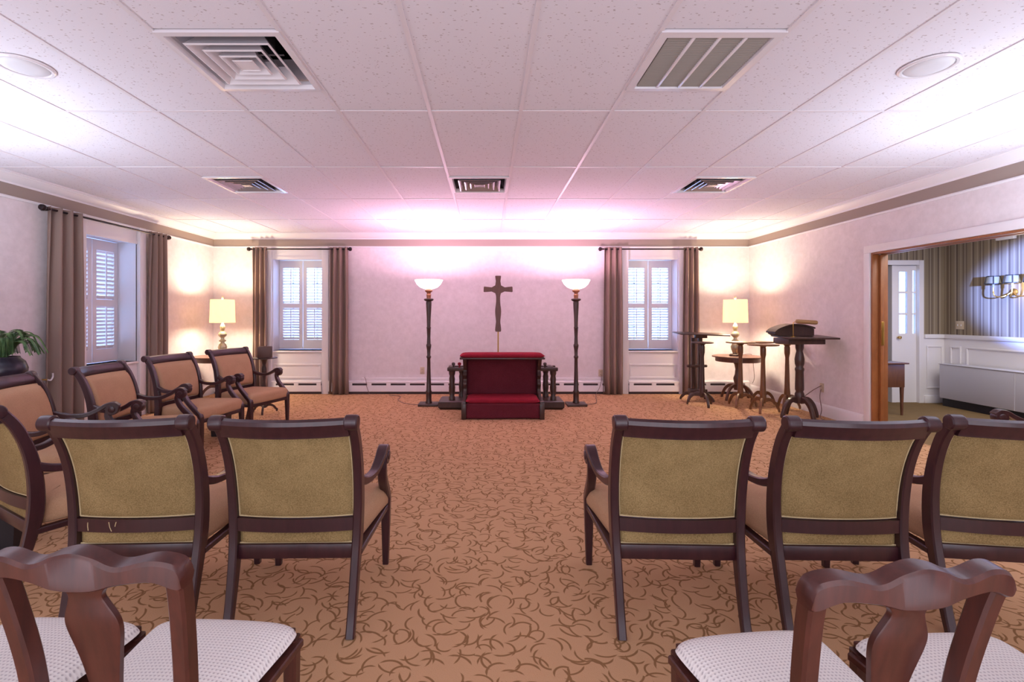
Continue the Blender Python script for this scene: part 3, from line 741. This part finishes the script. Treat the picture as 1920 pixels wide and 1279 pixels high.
ARM = [
 ('armchair with olive woven back, first right of the aisle, its open arm at the aisle', .812, 2.25, -2),
 ('armchair with olive woven back, second of the row right of the aisle', 1.49, 2.24, -1.5),
 ('armchair with olive woven back at the right edge, third from the aisle', 2.20, 2.23, -8),
 ('armchair left of the aisle with olive woven back, its open arm at the aisle', -.82, 2.26, 1),
 ('armchair with olive woven back and loose white threads, second left of the aisle', -1.50, 2.26, 2),
 ('armchair turned inwards at the left edge, third left of the aisle, mostly out of frame', -2.25, 2.56, -30),
 ('salmon fronted armchair farthest along the left wall, beside the stand with a box', -2.804, 5.662, -108),
 ('salmon fronted armchair along the left wall, second from the far end', -2.951, 4.873, -100),
 ('salmon fronted armchair before the left wall window, third from the far end', -2.865, 3.98, -85),
 ('salmon fronted armchair along the left wall, nearest the fern', -2.86, 3.26, -73),
 ('armchair at the far right edge facing the aisle, only an arm tip showing', 3.66, 3.0, 85)]
proto = make_armchair()
for i, (lb, x, y, a) in enumerate(ARM):
    o = proto if i == 0 else copy_tree(proto)
    o['label'] = lb; o['group'] = 'upholstered armchairs'; o.location = (x, y, 0); o.rotation_euler = (0, 0, R_(a))
    if i == 4:
        q = MB()
        for x0, z0, z1, dx in ((-.17, .463, .43, .003), (-.085, .463, .425, .012), (-.055, .463, .445, -.004), (-.19, .348, .325, .004), (-.175, .348, .32, .01)):
            q.tube([(x0, -.262 if z0 > .4 else -.228, z0), (x0 + dx * .4, -.264 if z0 > .4 else -.23, (z0 + z1) / 2), (x0 + dx, -.2635 if z0 > .4 else -.229, z1)], .0016, 5)
        tag(q.build('loose_thread', 'piping', o), 'pale loose threads hanging from the piping')

# ------------------------------------------------------------------ dining chairs in front
def make_dining():
    t_ = thing('dining_chair', 'dining chair', 'chair')
    PB = [(-.29, 0, .158), (-.245, .18, .157), (-.205, .38, .156), (-.198, .48, .157), (-.210, .62, .163), (-.238, .77, .175), (-.258, .848, .181)]
    pb = cr(PB, 6)
    def py(z):
        for a, b_ in zip(pb, pb[1:]):
            if a[1] <= z <= b_[1]: return a[0] + (b_[0] - a[0]) * (z - a[1]) / (b_[1] - a[1])
        return pb[-1][0]
    for s in (-1, 1):
        MB().sweep(cr([(s * x, y, z, .034, .036 if z > .3 else .032) for y, z, x in PB], 5), (1, 0, 0)).build('back_post', 'cherry', t_)
        MB().sweep([(s * .185, .190, 0, .030, .030), (s * .187, .190, .42, .038, .038)], (1, 0, 0)).build('leg', 'cherry', t_)
        MB().sweep([(s * .160, -.19, .405, .022, .062), (s * .188, .195, .405, .022, .062)], (0, 0, 1)).build('seat_rail', 'cherry', t_)
        MB().sweep([(s * .158, -.23, .17, .018, .026), (s * .186, .185, .17, .018, .026)], (0, 0, 1)).build('stretcher', 'cherry', t_)
    MB().box(-.19, .19, .186, .210, .374, .436, .004).build('seat_rail', 'cherry', t_)
    MB().box(-.16, .16, -.212, -.188, .374, .436, .004).build('seat_rail', 'cherry', t_)
    # serpentine crest
    top = cr([(-1.0, .822), (-.94, .846), (-.72, .856), (-.42, .846), (-.2, .862), (0, .870), (.2, .862), (.42, .846), (.72, .856), (.94, .846), (1.0, .822)], 5)
    bot = cr([(-1.0, .798), (-.9, .796), (-.68, .812), (-.45, .808), (-.28, .797), (0, .795), (.28, .797), (.45, .808), (.68, .812), (.9, .796), (1.0, .798)], 5)
    Rg = []
    for (u, zt), (_, zb) in zip(top, bot):
        x = .200 * u; zt += .022; zb += .020; y = -.256 - .018 * (1 - u * u)
        Rg.append([(x, y - .018, zb + .004), (x, y - .012, zb), (x, y + .010, zb), (x, y + .015, zb + .006), (x, y + .019, zt - .008), (x, y + .014, zt), (x, y - .016, zt - .004), (x, y - .021, zt - .011)])
    MB().loft(Rg).build('crest_rail', 'cherry', t_, 40)
    # vase splat
    prof = cr([(.055, .44), (.050, .455), (.030, .475), (.028, .52), (.030, .58), (.042, .655), (.054, .714), (.053, .744), (.040, .775), (.034, .793), (.040, .807), (.054, .818)], 5)
    Rg = []
    for h_, z in prof:
        y = py(z) - .012 * ((z - .44) / .36)
        Rg.append([(-h_, y - .006, z), (-h_ + .003, y - .008, z), (h_ - .003, y - .008, z), (h_, y - .006, z), (h_, y + .004, z), (h_ - .003, y + .007, z), (-h_ + .003, y + .007, z), (-h_, y + .004, z)])
    MB().loft(Rg).build('splat', 'cherry', t_, 40)
    def seat(u, v_, sd):
        r = ((1 - abs(u) ** 7) ** .5) * ((1 - abs(v_) ** 7) ** .5)
        # rounded front corners
        y = .005 + .205 * v_; w_ = .162 + (.214 - .162) * (v_ + 1) / 2
        cu = abs(u) ** 6 * max(0, v_) ** 6
        y += .008 * (1 - u * u) * max(0, v_) - .022 * cu; x = u * w_ * (1 - .06 * cu)
        return (x, y, (.434 + .028 * r + .014 * (1 - u * u) * (1 - v_ * v_)) if sd else .432 - .004 * r)
    MB().pad(seat, 18, 16).build('seat', 'ivory_weave', t_, 80)
    return t_
DIN = [
 ('dining chair with vase splat and white seat at the lower left, beside the aisle', -.748, 1.170, -3.5),
 ('white seated dining chair at the lower left corner, its back out of frame', -1.193, 1.178, -3.5),
 ('dining chair with vase splat and white seat at the lower right, beside the aisle', .722, 1.115, 6.5),
 ('white seated dining chair at the lower right, seen through the carved chair back', 1.20, 1.112, 3.0),
 ('dining chair at the lower right corner, only its white seat corner showing', 1.665, 1.10, 2.0)]
pr_ = make_dining()
for i, (lb, x, y, a) in enumerate(DIN):
    o = pr_ if i == 0 else copy_tree(pr_)
    o['label'] = lb; o['group'] = 'carved dining chairs in the front row'; o.location = (x, y, 0); o.rotation_euler = (0, 0, R_(a))

# ------------------------------------------------------------------ torchieres
def make_torch():
    t_ = thing('torchiere', 'torchiere', 'floor lamp')
    MB().box(-.145, .145, -.12, .12, 0, .036, .008).build('base', 'dark_wood', t_)
    MB().lathe([(.05, .036), (.05, .05), (.042, .07), (.040, .18), (.046, .20), (.036, .22), (.030, .40), (.026, .55), (.024, .68), (.034, .70), (.034, .715), (.024, .73), (.026, .80), (.036, .86), (.038, .88), (.028, .90), (.024, 1.0), (.030, 1.12), (.034, 1.13), (.027, 1.15), (.030, 1.28), (.038, 1.42), (.042, 1.50), (.036, 1.52)], n=20).build('pole', 'dark_wood', t_, 50)
    MB().lathe([(.036, 1.515), (.064, 1.53), (.072, 1.545), (.066, 1.556), (.034, 1.56)], n=24).build('drip_tray', 'dark_wood', t_)
    MB().lathe([(.030, 1.56), (.032, 1.60), (.036, 1.61), (.026, 1.625), (.030, 1.645), (.052, 1.66), (.056, 1.675), (.048, 1.69), (.036, 1.70)], n=24).build('collar', 'aged_brass', t_, 50)
    MB().lathe([(.03, 1.700), (.075, 1.702), (.125, 1.722), (.172, 1.765), (.205, 1.828), (.201, 1.829), (.168, 1.768), (.122, 1.726), (.073, 1.707), (.03, 1.705)], n=40, cap=False).build('glass_bowl', 'bowl_glass', t_, 80)
    return t_
TC = (1.0, .57, .82)
tp = make_torch()
for i, (lb, x) in enumerate((('tall dark turned floor lamp with lit glass bowl, left of the cross', -.857), ('tall dark turned floor lamp with lit glass bowl, right of the cross', 1.293))):
    o = tp if i == 0 else copy_tree(tp)
    o['label'] = lb; o['group'] = 'torchiere floor lamps'; o.location = (x, 7.0, 0)
    light('torchiere_bulb', 'POINT', (x, 7.0, 1.775), 74, TC, .045)

# ------------------------------------------------------------------ cross on its stand
cs = thing('standing_cross', 'brown wooden cross with flared ends raised on a slim brass rod', 'cross', (.165, 7.42, 0))
def hwid(z):  # half width of the upright
    return 0
V = cr([(.040, 1.06), (.046, 1.09), (.040, 1.16), (.034, 1.22), (.044, 1.32), (.046, 1.40), (.034, 1.50), (.032, 1.60), (.044, 1.655)], 4)
Lw = [(-w_, z) for w_, z in V]
poly = [(.040, 1.06)] + [(w_, z) for w_, z in V[1:]] + [(.10, 1.682), (.215, 1.672), (.225, 1.68), (.222, 1.752), (.212, 1.758), (.10, 1.746), (.046, 1.776), (.036, 1.84), (.046, 1.915), (.040, 1.925)]
poly += [(-x, z) for x, z in poly[::-1]]
cr_o = MB().prism(poly, -.018, .018).build('cross', 'cross_wood', cs, 30)
bv = cr_o.modifiers.new('bevel', 'BEVEL'); bv.width = .006; bv.segments = 2; bv.limit_method = 'ANGLE'; bv.angle_limit = 1.0
MB().lathe([(.010, .02), (.010, 1.08)], n=12).build('rod', 'brass', cs)
MB().lathe([(.14, 0), (.14, .012), (.10, .03), (.03, .045), (.018, .08), (.01, .09)], n=28).build('base', 'brass', cs)

# ------------------------------------------------------------------ kneeler
kn = thing('kneeler', 'dark carved wooden kneeler with red velvet cushions below the cross', 'kneeler', (.195, 6.3, 0))
side = cr([(-.25, 0), (-.25, .12), (-.235, .20), (-.21, .225), (-.05, .24), (.07, .27), (.11, .33), (.075, .40), (.11, .46), (.06, .52), (.10, .58), (.04, .64), (.0, .70), (-.03, .735)], 4)
poly = [(y, z) for y, z in side] + [(.30, .735), (.30, 0)]
for sx in (-1, 1):
    q = MB().prism(poly, -.022, .022)           # built in x-z, turned to y-z
    q.xform(Matrix.Translation((sx * .495, 0, 0)) @ Matrix(((0, 1, 0, 0), (1, 0, 0, 0), (0, 0, 1, 0), (0, 0, 0, 1))))
    q.build('side_panel', 'dark_wood', kn, 50)
    MB().box(sx * .495 - .03, sx * .495 + .03, -.262, -.225, 0, .20, .006).build('front_post', 'dark_wood', kn)
MB().box(-.56, .56, -.02, .31, .735, .758, .005).build('top_shelf', 'dark_wood', kn)
def cush(x0, x1, y0, y1, z0, z1):
    def f(u, v_, sd):
        r = ((1 - abs(u) ** 14) ** .5) * ((1 - abs(v_) ** 8) ** .5)
        return ((x0 + x1) / 2 + u * (x1 - x0) / 2, (y0 + y1) / 2 + v_ * (y1 - y0) / 2, (z0 + z1) / 2 + (1 if sd else -1) * r * (z1 - z0) / 2)
    return MB().pad(f, 22, 12)
cush(-.56, .56, -.03, .31, .752, .812).build('arm_cushion', 'red_velvet', kn, 80)
cush(-.47, .47, -.245, .19, .185, .265).build('kneeling_cushion', 'red_velvet', kn, 80)
Rg = []
for i in range(13):
    z = .23 + (.735 - .23) * i / 12
    Rg.append([(-.474 + .948 * j / 24, .20 + .012 * math.sin(j * .5 + 2 * z) + .01 * math.sin(5 * z), z) for j in range(25)])
o = MB().loft(Rg, False, False).build('velvet_back', 'dark_velvet', kn, 80); o.modifiers.new('thickness', 'SOLIDIFY').thickness = .012
Rg = []
for i in range(9):
    z = .01 + (.20 - .01) * i / 8
    Rg.append([(-.466 + .932 * j / 24, -.243 - .010 * (1 - i / 8) * math.sin(j / 24 * PI * 2 + z * 14), z) for j in range(25)])
o = MB().loft(Rg, False, False).build('velvet_skirt', 'dark_velvet', kn, 80); o.modifiers.new('thickness', 'SOLIDIFY').thickness = .010
MB().box(-.474, .474, .20, .235, .66, .735, .004).build('back_rail', 'dark_wood', kn)
MB().box(-.474, .474, -.23, .22, .12, .19, .004).build('kneeling_board', 'dark_wood', kn)

# ------------------------------------------------------------------ casket bier behind the kneeler
bi = thing('casket_bier', 'low dark wooden bier with turned posts, behind the red kneeler', 'bier', (.19, 6.88, 0))
for sx in (-1, 1):
    a, b_ = (-.875, -.35) if sx < 0 else (.35, .88)
    q = MB(); q.loft([[(a + .03, -.19, 0), (b_ - .03, -.19, 0), (b_ - .03, .19, 0), (a + .03, .19, 0)], [(a, -.21, .03), (b_, -.21, .03), (b_, .21, .03), (a, .21, .03)], [(a, -.21, .105), (b_, -.21, .105), (b_, .21, .105), (a, .21, .105)], [(a + .02, -.19, .12), (b_ - .02, -.19, .12), (b_ - .02, .19, .12), (a + .02, .19, .12)]])
    q.build('base', 'dark_wood', bi, 20)
pst = [(.05, .12), (.05, .16), (.036, .18), (.046, .24), (.05, .30), (.04, .36), (.046, .42), (.036, .46), (.048, .49), (.05, .53)]
for x, y in ((-.69, -.12), (-.565, .13), (.735, -.12), (.66, .13)):
    MB().lathe([(r * .92, z) for r, z in pst], (x, y, 0), 18).build('post', 'dark_wood', bi, 50)
for y in (-.12, .13): MB().box(-.755, .80, y - .035, y + .035, .53, .58, .008).build('top_rail', 'dark_wood', bi)
for x in (-.70, .70): MB().box(x - .04, x + .04, -.13, .14, .545, .59, .006).build('cross_rail', 'dark_wood', bi)
for x in (-.67, -.585, .62): MB().lathe([(.012, .58), (.012, .61), (.024, .615), (.026, .635), (.015, .65)], (x, -.12, 0), 12).build('bier_pin', 'red_velvet' if x == -.585 else 'dark_wood', bi, 50)

# ------------------------------------------------------------------ pedestals, lamp tables, lamps
def tripod(t_, m, rs, z0, foot, th0, n=3, w_=.03, hgt=.05):
    for k in range(n):
        a = th0 + 2 * PI * k / n; d = Vector((math.cos(a), math.sin(a), 0)); sd = Vector((-d.y, d.x, 0))
        pr = cr([(rs * .6, z0 - .01, hgt), (rs + .02, z0 + .006, hgt), (foot * .52, z0 - .004, hgt * .8), (foot * .76, z0 * .74, hgt * .68), (foot * .91, z0 * .42, hgt * .6), (foot * .98, .045, hgt * .55), (foot, .012, .022)], 5)
        MB().sweep([(d.x * r, d.y * r, z, w_, h_) for r, z, h_ in pr], sd).build('leg', m, t_)
def pedestal(lb, x, y, top_r, zt, m, foot=.2, th=-PI / 2):
    t_ = thing('pedestal_stand', lb, 'stand', (x, y, 0), 0, 'slim wooden pedestal stands')
    MB().lathe([(top_r * .9, zt - .02), (top_r, zt - .016), (top_r + .002, zt - .006), (top_r - .004, zt)], n=36).build('top', m, t_)
    MB().lathe([(.03, .13), (.036, .16), (.040, .22), (.034, .30), (.028, .55), (.024, .72), (.030, .76), (.035, .78), (.036, .86), (.03, .885), (.045, .90), (.05, zt - .02)], n=18).build('stem', m, t_, 50)
    tripod(t_, m, .035, .175, foot, th)
    return t_
pedestal('dark pedestal stand nearest the right window, in front of the wide topped stand', 3.10, 6.92, .15, .93, 'dark_wood', .2, -PI / 2)
pedestal('brown pedestal stand in front of the round lamp table, left of the lighter one', 3.62, 6.86, .19, .935, 'pedestal_wood', .21, PI / 2 + .3)
pedestal('pedestal stand behind the others, against the lamp table right side', 4.02, 7.0, .155, .93, 'pedestal_wood', .17, PI / 2 + .5)
pedestal('light brown pedestal stand nearest the camera in the right corner cluster', 3.72, 6.47, .19, .925, 'pedestal_wood', .2, PI / 2 + .35)
pedestal('slim pedestal stand between the cluster and the register lectern, by the wall', 4.20, 6.72, .145, .93, 'pedestal_wood', .155, PI / 2 + .2)
ws = thing('wide_stand', 'dark stand with a wide thin tilted top beside the right window curtain', 'stand', (3.20, 7.33, 0))
q = MB().box(-.37, .37, -.17, .17, -.009, .009, .004); q.xform(Matrix.Translation((.06, 0, 1.03)) @ Matrix.Rotation(.06, 4, 'X') @ Matrix.Rotation(.03, 4, 'Y')); q.build('top', 'dark_wood', ws)
MB().box(-.03, .15, -.03, .03, .965, 1.02, .006).build('bracket', 'dark_wood', ws)
MB().sweep([(-.06, 0, .16, .05, .05), (-.06, 0, .97, .045, .045)], (1, 0, 0)).build('post', 'dark_wood', ws)
MB().sweep([(.05, 0, .16, .07, .06), (.05, 0, .98, .06, .05)], (1, 0, 0)).build('post', 'dark_wood', ws)
MB().box(-.12, .12, -.04, .04, .52, .56, .006).build('cross_bar', 'dark_wood', ws)
for sx in (-.125, .13): MB().lathe([(.01, -.03), (.022, -.02), (.022, .02), (.01, .03)], (sx, 0, .54), 12, 'X').build('knob', 'dark_wood', ws)
MB().box(-.12, .14, -.06, .06, .09, .19, .01).build('block', 'dark_wood', ws)
for sx in (-1, 1):
    for sy in (-1, 1): MB().sweep(cr([(sx * .06, sy * .03, .12, .035, .05), (sx * .13, sy * .09, .11, .035, .045), (sx * .18, sy * .13, .05, .035, .035), (sx * .19, sy * .145, .012, .03, .024)], 4), (sy, -sx, 0)).build('leg', 'dark_wood', ws)

def lamp_table(lb, x, y, r, z, m):
    t_ = thing('lamp_table', lb, 'table', (x, y, 0), 0, 'round lamp tables')
    MB().lathe([(r - .012, z - .022), (r, z - .018), (r, z - .006), (r - .006, z)], n=48).build('top', m, t_)
    MB().lathe([(r - .05, z - .085), (r - .045, z - .08), (r - .045, z - .022), (r - .06, z - .022)], n=48).build('apron', m, t_)
    MB().lathe([(.05, .16), (.055, .2), (.04, .24), (.055, .30), (.06, .34), (.04, .40), (.032, .48), (.045, .55), (.07, z - .085)], n=20).build('column', m, t_, 50)
    tripod(t_, m, .05, .22, .27, .5, 4, .034, .055)
    return t_
lamp_table('round pedestal table under the right table lamp, among the pedestals', 3.87, 7.42, .36, .685, 'walnut')
lamp_table('round table under the left table lamp, behind the far armchairs', -4.14, 7.42, .385, .685, 'walnut')
def table_lamp(lb, x, y, z):
    t_ = thing('table_lamp', lb, 'lamp', (x, y, z), 0, 'table lamps with drum shades')
    MB().lathe([(.085, 0), (.085, .018), (.075, .028), (.04, .035)], n=24).build('foot', 'dark_wood', t_)
    MB().lathe([(.035, .035), (.042, .06), (.058, .10), (.065, .14), (.05, .18), (.028, .20), (.028, .215), (.05, .225), (.05, .24), (.026, .255), (.024, .28), (.055, .31), (.062, .335), (.045, .365), (.022, .385), (.03, .41), (.04, .44), (.028, .48), (.014, .50), (.012, .58)], n=24).build('body', 'lamp_base', t_, 50)
    MB().lathe([(.178, .515), (.168, .870), (.1655, .870), (.1755, .515), (.178, .515)], n=48, cap=False).build('lamp_shade', 'lamp_shade', t_, 50)
    q = MB().tube([(0, 0, .58), (0, 0, .90)], .004, 8)
    q.build('harp', 'brass', t_)
    for k in range(3):
        a = k * 2 * PI / 3; MB().tube([(0, 0, .868), (.167 * math.cos(a), .167 * math.sin(a), .868)], .0025, 6).build('spider', 'brass', t_)
    MB().lathe([(.005, .872), (.014, .885), (.017, .90), (.010, .915), (.004, .93)], n=14).build('finial', 'lamp_base', t_, 60)
    light('table_lamp_bulb', 'POINT', (x, y, z + .79), 38, (1.0, .84, .62), .06)
    light('table_lamp_bulb', 'POINT', (x, y, z + .60), 32, (1.0, .84, .62), .06)
    return t_
table_lamp('lit table lamp with cream drum shade on the round table in the left corner', -4.10, 7.42, .685)
table_lamp('lit table lamp with cream drum shade on the round table in the right corner', 3.845, 7.44, .685)

# small stand with box by the far armchair
sb = thing('small_stand', 'small dark pedestal stand holding a brown box beside the farthest armchair', 'stand', (-2.99, 6.42, 0))
MB().lathe([(.14, .735), (.165, .738), (.165, .746), (.158, .75)], n=32).build('top', 'dark_wood', sb)
MB().lathe([(.03, .08), (.032, .12), (.022, .15), (.034, .22), (.02, .28), (.026, .36), (.016, .42), (.03, .55), (.032, .60), (.02, .65), (.04, .72), (.06, .735)], n=16).build('stem', 'dark_wood', sb, 50)
tripod(sb, 'dark_wood', .028, .11, .17, -PI / 2 + .3, 3, .026, .04)
bx = thing('tissue_box', 'brown box standing on the small stand beside the left window', 'box', (-2.97, 6.40, .75), .3)
MB().box(-.085, .085, -.065, .065, 0, .145, .004).build('body', 'box_brown', bx); MB().box(-.078, .078, -.058, .058, .145, .149, .002).build('lid', 'box_brown', bx)
q = MB().lathe([(.025, .1495), (.02, .151), (.0, .151)], n=16); q.build('slot', 'slot_dark', bx)

# ------------------------------------------------------------------ register lectern and its lamp
lc = thing('register_lectern', 'dark lectern on a turned column with arched book rest, at the right wall', 'lectern', (3.97, 6.1, 0))
MB().lathe([(.045, .20), (.055, .26), (.052, .32), (.04, .35), (.05, .37), (.05, .42), (.046, .60), (.052, .62), (.052, .64), (.04, .66), (.052, .70), (.055, .76), (.045, .82), (.036, .86), (.046, .90), (.048, .955)], n=20).build('column', 'dark_wood', lc, 50)
tripod(lc, 'dark_wood', .05, .24, .235, -PI / 2 + .1, 4, .045, .075)
q = MB().box(-.24, .22, -.16, .16, .955, 1.025, .006); q.build('drawer_box', 'dark_wood', lc)
q = MB().box(-.25, .36, -.22, .20, -.011, .011, .005); q.xform(Matrix.Translation((0, 0, 1.04)) @ Matrix.Rotation(.05, 4, 'X')); q.build('desk_top', 'dark_wood', lc)
arch = cr([(-.30, 1.085), (-.25, 1.125), (-.15, 1.165), (-.05, 1.185), (.05, 1.18), (.14, 1.16), (.20, 1.14)], 4)
poly = [(.20, 1.055), (-.26, 1.055)] + [(-.30, 1.078)] + arch
q = MB().prism(poly, .02, .18); q.build('book_rest', 'dark_wood', lc, 40)
up = [(x - .012 * (x < -.1), z + .004) for x, z in arch]; lo = [(x, z + .018) for x, z in up]
MB().prism(up + lo[::-1], -.005, .20).build('rest_lid', 'dark_wood', lc, 40)
rl = thing('reading_lamp', 'slim brass reading lamp with long cylindrical shade on the dark lectern', 'lamp', (3.82, 5.99, 1.045))
MB().lathe([(.028, 0), (.028, .006), (.008, .012)], n=16).build('base', 'brass', rl)
MB().tube(cr([(0, 0, .01), (0, 0, .16), (0.012, 0, .185), (.05, 0, .195)]), .005).build('stem', 'brass', rl)
MB().lathe([(.006, -.005), (.024, 0), (.026, .01), (.026, .24), (.022, .255), (.006, .258)], (.04, 0, .195), 20, 'X').xform(Matrix.Translation((.04, 0, .195)) @ Matrix.Rotation(.06, 4, 'Y') @ Matrix.Translation((-.04, 0, -.195))).build('lamp_shade', 'shade_tan', rl)

# ------------------------------------------------------------------ fern
ps = thing('plant_stand', 'dark plant stand in the left corner under the fern pot', 'stand', (-4.27, 4.22, 0))
MB().box(-.16, .16, -.16, .16, .70, .72, .004).build('top', 'dark_wood', ps)
for sx in (-1, 1):
    for sy in (-1, 1): MB().sweep([(sx * .135, sy * .135, 0, .03, .03), (sx * .135, sy * .135, .70, .03, .03)], (1, 0, 0)).build('leg', 'dark_wood', ps)
MB().box(-.135, .135, -.135, .135, .2, .215).build('shelf', 'dark_wood', ps, smooth=False)
fp = thing('potted_fern', 'green feathery fern in a black rounded pot by the left wall', 'plant', (-4.27, 4.22, .72))
MB().lathe([(.09, 0), (.12, .01), (.165, .08), (.17, .13), (.15, .19), (.12, .22), (.115, .235), (.10, .235), (.10, .2)], n=32).build('pot', 'pot_black', fp, 60)
MB().lathe([(.1, .205), (.0, .215)], n=20).build('soil', 'slot_dark', fp)
random.seed(11)
for k in range(34):
    a = 2 * PI * k / 34 * 3.0 + random.uniform(-.15, .15); L_ = random.uniform(.24, .36) if k % 3 else random.uniform(.18, .25); hgt = random.uniform(.14, .28)
    d = Vector((math.cos(a), math.sin(a), 0))
    if d.x < -.3: L_ = min(L_, .26)
    sd = Vector((-d.y, d.x, 0))
    sp = cr([(0.02 * d.x, 0.02 * d.y, .21), tuple(d * L_ * .35 + Vector((0, 0, .21 + hgt * .8))), tuple(d * L_ * .75 + Vector((0, 0, .21 + hgt * .9))), tuple(d * L_ + Vector((0, 0, .21 + hgt * .25)))], 8)
    q = MB().tube(sp, [.003 - .002 * i / len(sp) for i in range(len(sp))], 5)
    for i in range(2, len(sp) - 1):
        p = Vector(sp[i]); p2 = Vector(sp[i + 1]); t_ = (p2 - p).normalized()
        for off in (0, .5):
            pp = p.lerp(p2, off); f = (i + off) / (len(sp) - 1); ll = .075 * (1 - .75 * f) + .006
            for s in (-1, 1):
                dr_ = (sd * s * .75 + t_ * .75 + Vector((0, 0, -.30))).normalized(); wv = dr_.cross(Vector((0, 0, 1))).normalized() * .0045
                e = pp + dr_ * ll; m_ = pp + dr_ * ll * .45 + Vector((0, 0, .004)); nn = Vector((0, 0, .001))
                q.add([pp, m_ + wv, e, m_ - wv, m_ + nn], [(0, 1, 4), (1, 2, 4), (2, 3, 4), (3, 0, 4), (0, 3, 2, 1)])
    q.build('frond', 'fern_green', fp, 60)

# ------------------------------------------------------------------ bins, outlets, cords
def bin_(lb, x, y, w_, d_, h_, rz=0):
    b0 = thing('waste_bin', lb, 'bin', (x, y, 0), rz, 'black waste bins')
    def rr(w2, d2, z): return [(-w2, -d2, z), (w2, -d2, z), (w2, d2, z), (-w2, d2, z)]
    MB().loft([rr(w_ * .85, d_ * .85, 0), rr(w_, d_, h_), rr(w_ - .004, d_ - .004, h_), rr(w_ * .85 - .004, d_ * .85 - .004, .006)], True).build('body', 'black_plastic', b0, 20)
    q = MB()
    q.loft([rr(w_ + .006, d_ + .006, h_ - .02), rr(w_ + .006, d_ + .006, h_), rr(w_ - .004, d_ - .004, h_), rr(w_ - .004, d_ - .004, h_ - .02), rr(w_ + .006, d_ + .006, h_ - .02)], False).build('rim', 'black_plastic', b0, 20)
bin_('small black waste bin on the carpet beside the left wall armchairs', -2.93, 5.27, .085, .075, .25, .1)
bin_('black bin on the floor at the left edge behind the inward turned armchair', -2.78, 2.74, .11, .09, .20, .3)
def outlet(lb, loc, rz):
    o_ = thing('wall_outlet', lb, 'outlet', loc, rz, 'wall outlets')
    MB().box(-.036, .036, -.007, 0, -.058, .058, .003).build('plate', 'outlet_tan', o_)
    for dz in (-.024, .024):
        s_ = MB().box(-.017, .017, -.010, -.007, dz - .014, dz + .014, .003).build('socket', 'outlet_tan', o_)
        for dx in (-.006, .006): MB().box(dx - .0015, dx + .0015, -.0105, -.0095, dz - .005, dz + .005).build('slot', 'slot_dark', s_, smooth=False)
outlet('tan wall outlet on the back wall beside the left torchiere', ((792 - 914) * YB / 899, YB, .385), 0)
outlet('wall outlet on the back wall beside the right curtain, with a plug', (1127 * 0 + (1126 - 914) * YB / 899, YB, .345), 0)
outlet('wall outlet on the right wall with two cords plugged in, beside the lectern', (XR, 6.29, .366), -PI / 2)
outlet('tan wall outlet in the panel under the left wall window', (XL + .009, 6.14, .46), PI / 2)
def cord(lb, pts, r=.004):
    return tag(MB().tube(cr(pts, 8), r, 6).build('power_cord', 'cord_grey'), lb, 'cord', 'thin power cords')
cord('thin cord on the carpet running to the left torchiere base', [(-1.60, 7.83, .006), (-1.4, 7.72, .006), (-1.38, 7.4, .006), (-1.2, 7.1, .006), (-1.0, 7.02, .006)])
cord('thin cord from the right torchiere base up to the back wall outlet', [(1.446, 7.04, .006), (1.62, 7.15, .006), (1.72, 7.6, .006), (1.78, 7.88, .01), (1.86, 7.945, .12), (1.894, 7.97, .26), (1.896, 8.02, .32)])
cord('cord from the right wall outlet dropping to the carpet', [(XR - .015, 6.29, .34), (XR - .05, 6.26, .25), (XR - .07, 6.2, .1), (XR - .12, 6.15, .01), (4.2, 6.0, .006)], .005)
cord('cord looping from the right wall outlet behind the lectern column', [(XR - .015, 6.29, .39), (XR - .06, 6.36, .33), (XR - .09, 6.5, .22), (XR - .08, 6.62, .17)], .005)
cord('lamp cord hanging in the right corner from the lamp table', [(3.95, 7.5, .69), (4.2, 7.62, .685), (4.27, 7.7, .5), (4.33, 7.78, .3), (4.34, 7.85, .2)], .004)
cord('thin cord over the long heater by the left curtain', [(-2.05, 7.985, .28), (-2.02, 7.95, .25), (-2.0, 7.955, .12), (-1.95, 7.93, .006)], .004)
